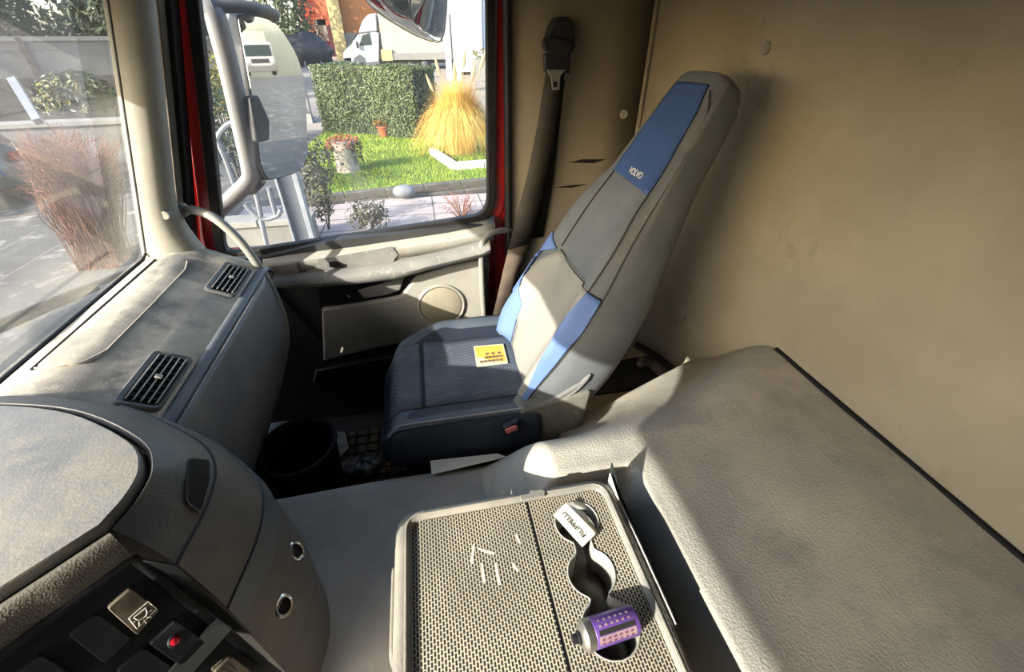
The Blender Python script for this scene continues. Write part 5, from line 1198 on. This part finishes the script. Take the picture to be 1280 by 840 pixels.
# ------------------------------------------------------------------ truck's own outer parts
YM = 1.80
mir = thing('door_mirror', 'tall passenger mirror on a bent pale grey arm outside the window', 'mirror', ony(300, 260, YM))
armp = crom([ony(225, 12, YM), ony(250, 8, YM), ony(266, 14, YM), ony(276, 45, YM), ony(292, 110, YM), ony(306, 175, YM), ony(314, 215, YM), ony(310, 228, YM), ony(295, 243, YM), ony(272, 264, YM), ony(262, 275, YM - .1)], 5)
obj('mirror_arm', MB().tube(armp, 0.034, 12, flat=.75), M_mirarm, mir)
a0 = V(-.575, 1.80, 0); a1 = V(-.40, 2.08, 0); mdir = (a1 - a0).normalized(); mn = V(mdir.y, -mdir.x, 0)
def mp_(px, py, h=0.0): return onp(px, py, a0 + mn * h + V(0, 0, 1.2), mn)
mo = rrect([mp_(x, y) for x, y in [(296, 20), (340, 22), (372, 70), (381, 110), (384, 195), (374, 214), (334, 225), (325, 205), (318, 140)]], [.015, .05, .05, .03, .03, .04, .03, .02, .03], 4)
obj('mirror_glass', MB().prism(mo, mn * 0.004), M_glassmirror, mir, smooth=False)
mc_ = sum(mo, V(0, 0, 0)) / len(mo)
obj('mirror_housing', MB().loft([[mc_ + (p - mc_) * 1.02 - mn * .001 for p in mo], [mc_ + (p - mc_) * 1.04 - mn * .03 for p in mo], [mc_ + (p - mc_) * .8 - mn * .10 for p in mo]]), M_black, mir)
obj('mirror_bracket', MB().prism([mp_(x, y, -.0) for x, y in [(304, 120), (316, 118), (330, 150), (330, 175), (314, 178)]], mn * .03), M_black, mir, bevel=.008)
obj('mirror_foot', MB().prism([ony(x, y, YM) for x, y in [(312, 214), (330, 232), (318, 244), (300, 246), (290, 250), (300, 236)]], (0, .05, 0)), M_black, mir, bevel=.008)
obj('mirror_visor', MB().tube(crom([ony(262, 8, YM), ony(300, 8, YM + .05), ony(335, 16, YM + .1), ony(347, 24, YM + .12)], 4), [.03] + [.02] * 11 + [.012], 10), M_vangrey, mir)
# convex kerb mirror at the window top
km = thing('kerb_mirror', 'convex kerb mirror with black rim hanging at the top of the passenger window', 'mirror', ony(520, 0, 1.8))
kc_ = ony(527, -18, 1.82); kr = kc_ + V(0, 0, 0); Rk = Matrix.Rotation(math.radians(-8), 3, 'Z')
nk_ = (V(.25, -1, -.55)).normalized(); Rm = V(0, 0, 1).rotation_difference(nk_).to_matrix()
ka_ = Rm.transposed() @ V(1, 0, 0); kl = rrect([ony(x, y, 1.80) for x, y in [(440, -40), (452, -4), (475, 18), (515, 42), (545, 54), (557, 50), (560, 10), (560, -60), (500, -90)]], [.03] * 9, 4)
kl = [V(p.x, p.y + (1.55 - p.z) * .55, p.z) for p in kl]
kcn = sum(kl, V(0, 0, 0)) / len(kl)
obj('mirror_rim', MB().loft([[kcn + (p - kcn) * 1.0 for p in kl], [kcn + (p - kcn) * 1.03 + V(0, .03, 0) for p in kl], [kcn + (p - kcn) * .6 + V(0, .12, 0) for p in kl]]), M_black, km)
obj('convex_glass', MB().grid([[kcn + (p - kcn) * k + V(0, -.003 - .05 * (1 - k * k), -.05 * (1 - k * k)) for p in kl] for k in (.985, .9, .75, .55, .3, .01)], cv=True), M_glassmirror, km, ang=180)
obj('mirror_stay', MB().tube([kcn + V(0, .06, .05), kcn + V(0, .0, .30), kcn + V(0, -.2, .42)], .02, 8), M_black, km)
# outside sun visor over the windscreen and the white body behind the cab
vis = obj('sun_visor', MB().prism([V(-1.06, -1.0, 1.497), V(-1.06, 1.30, 1.497), V(-.58, 1.30, 1.93), V(-.58, -1.0, 1.93)], (0.005, 0, 0.02)), M_black); tag(vis, 'dark outside sun visor above the windscreen', 'visor')  # unseen, placed from its shadow edge; driver-side end lengthened to block sun
cg = thing('cargo_body', "white cargo body behind the truck's cab", 'cargo body', (3.5, .4, GZ)); obj('side_wall', MB().box((4.0, .45, .9), (5.8, 2.4, 2.9)), M_vanwhite, cg, bevel=.03)

# lorry parked behind the truck, seen in the door mirror
lo = thing('white_lorry', 'white lorry parked behind, seen only as a reflection in the door mirror', 'lorry', (40.5, 9.8, GZ))
obj('cab', MB().box((41.3, 9.8, .02), (1.7, 2.2, 1.9)), M_vanwhite, lo, bevel=.12)
obj('windscreen', MB().box((40.44, 9.8, .45), (.04, 1.9, .75)), M_vanglass, lo, smooth=False)
obj('bumper', MB().box((40.42, 9.8, -.72), (.16, 2.2, .42)), M_vangrey, lo, bevel=.04)
obj('grille', MB().box((40.43, 9.8, -.22), (.05, 1.3, .3)), M_black, lo, smooth=False)
for sy in (-.85, .85): obj('headlight', MB().box((40.42, 9.8 + sy, -.38), (.08, .3, .2)), M_galv, lo, bevel=.02)
for sy in (-.95, .95): obj('wheel', MB().lathe((41.3, 9.8 + sy, GZ + .42), [(.2, -.12), (.42, -.12), (.42, .12), (.2, .12)], 18, RX), M_rubber, lo)
obj('load_body', MB().box((44.6, 9.8, .35), (4.6, 2.3, 2.6)), M_tarp, lo, smooth=False)
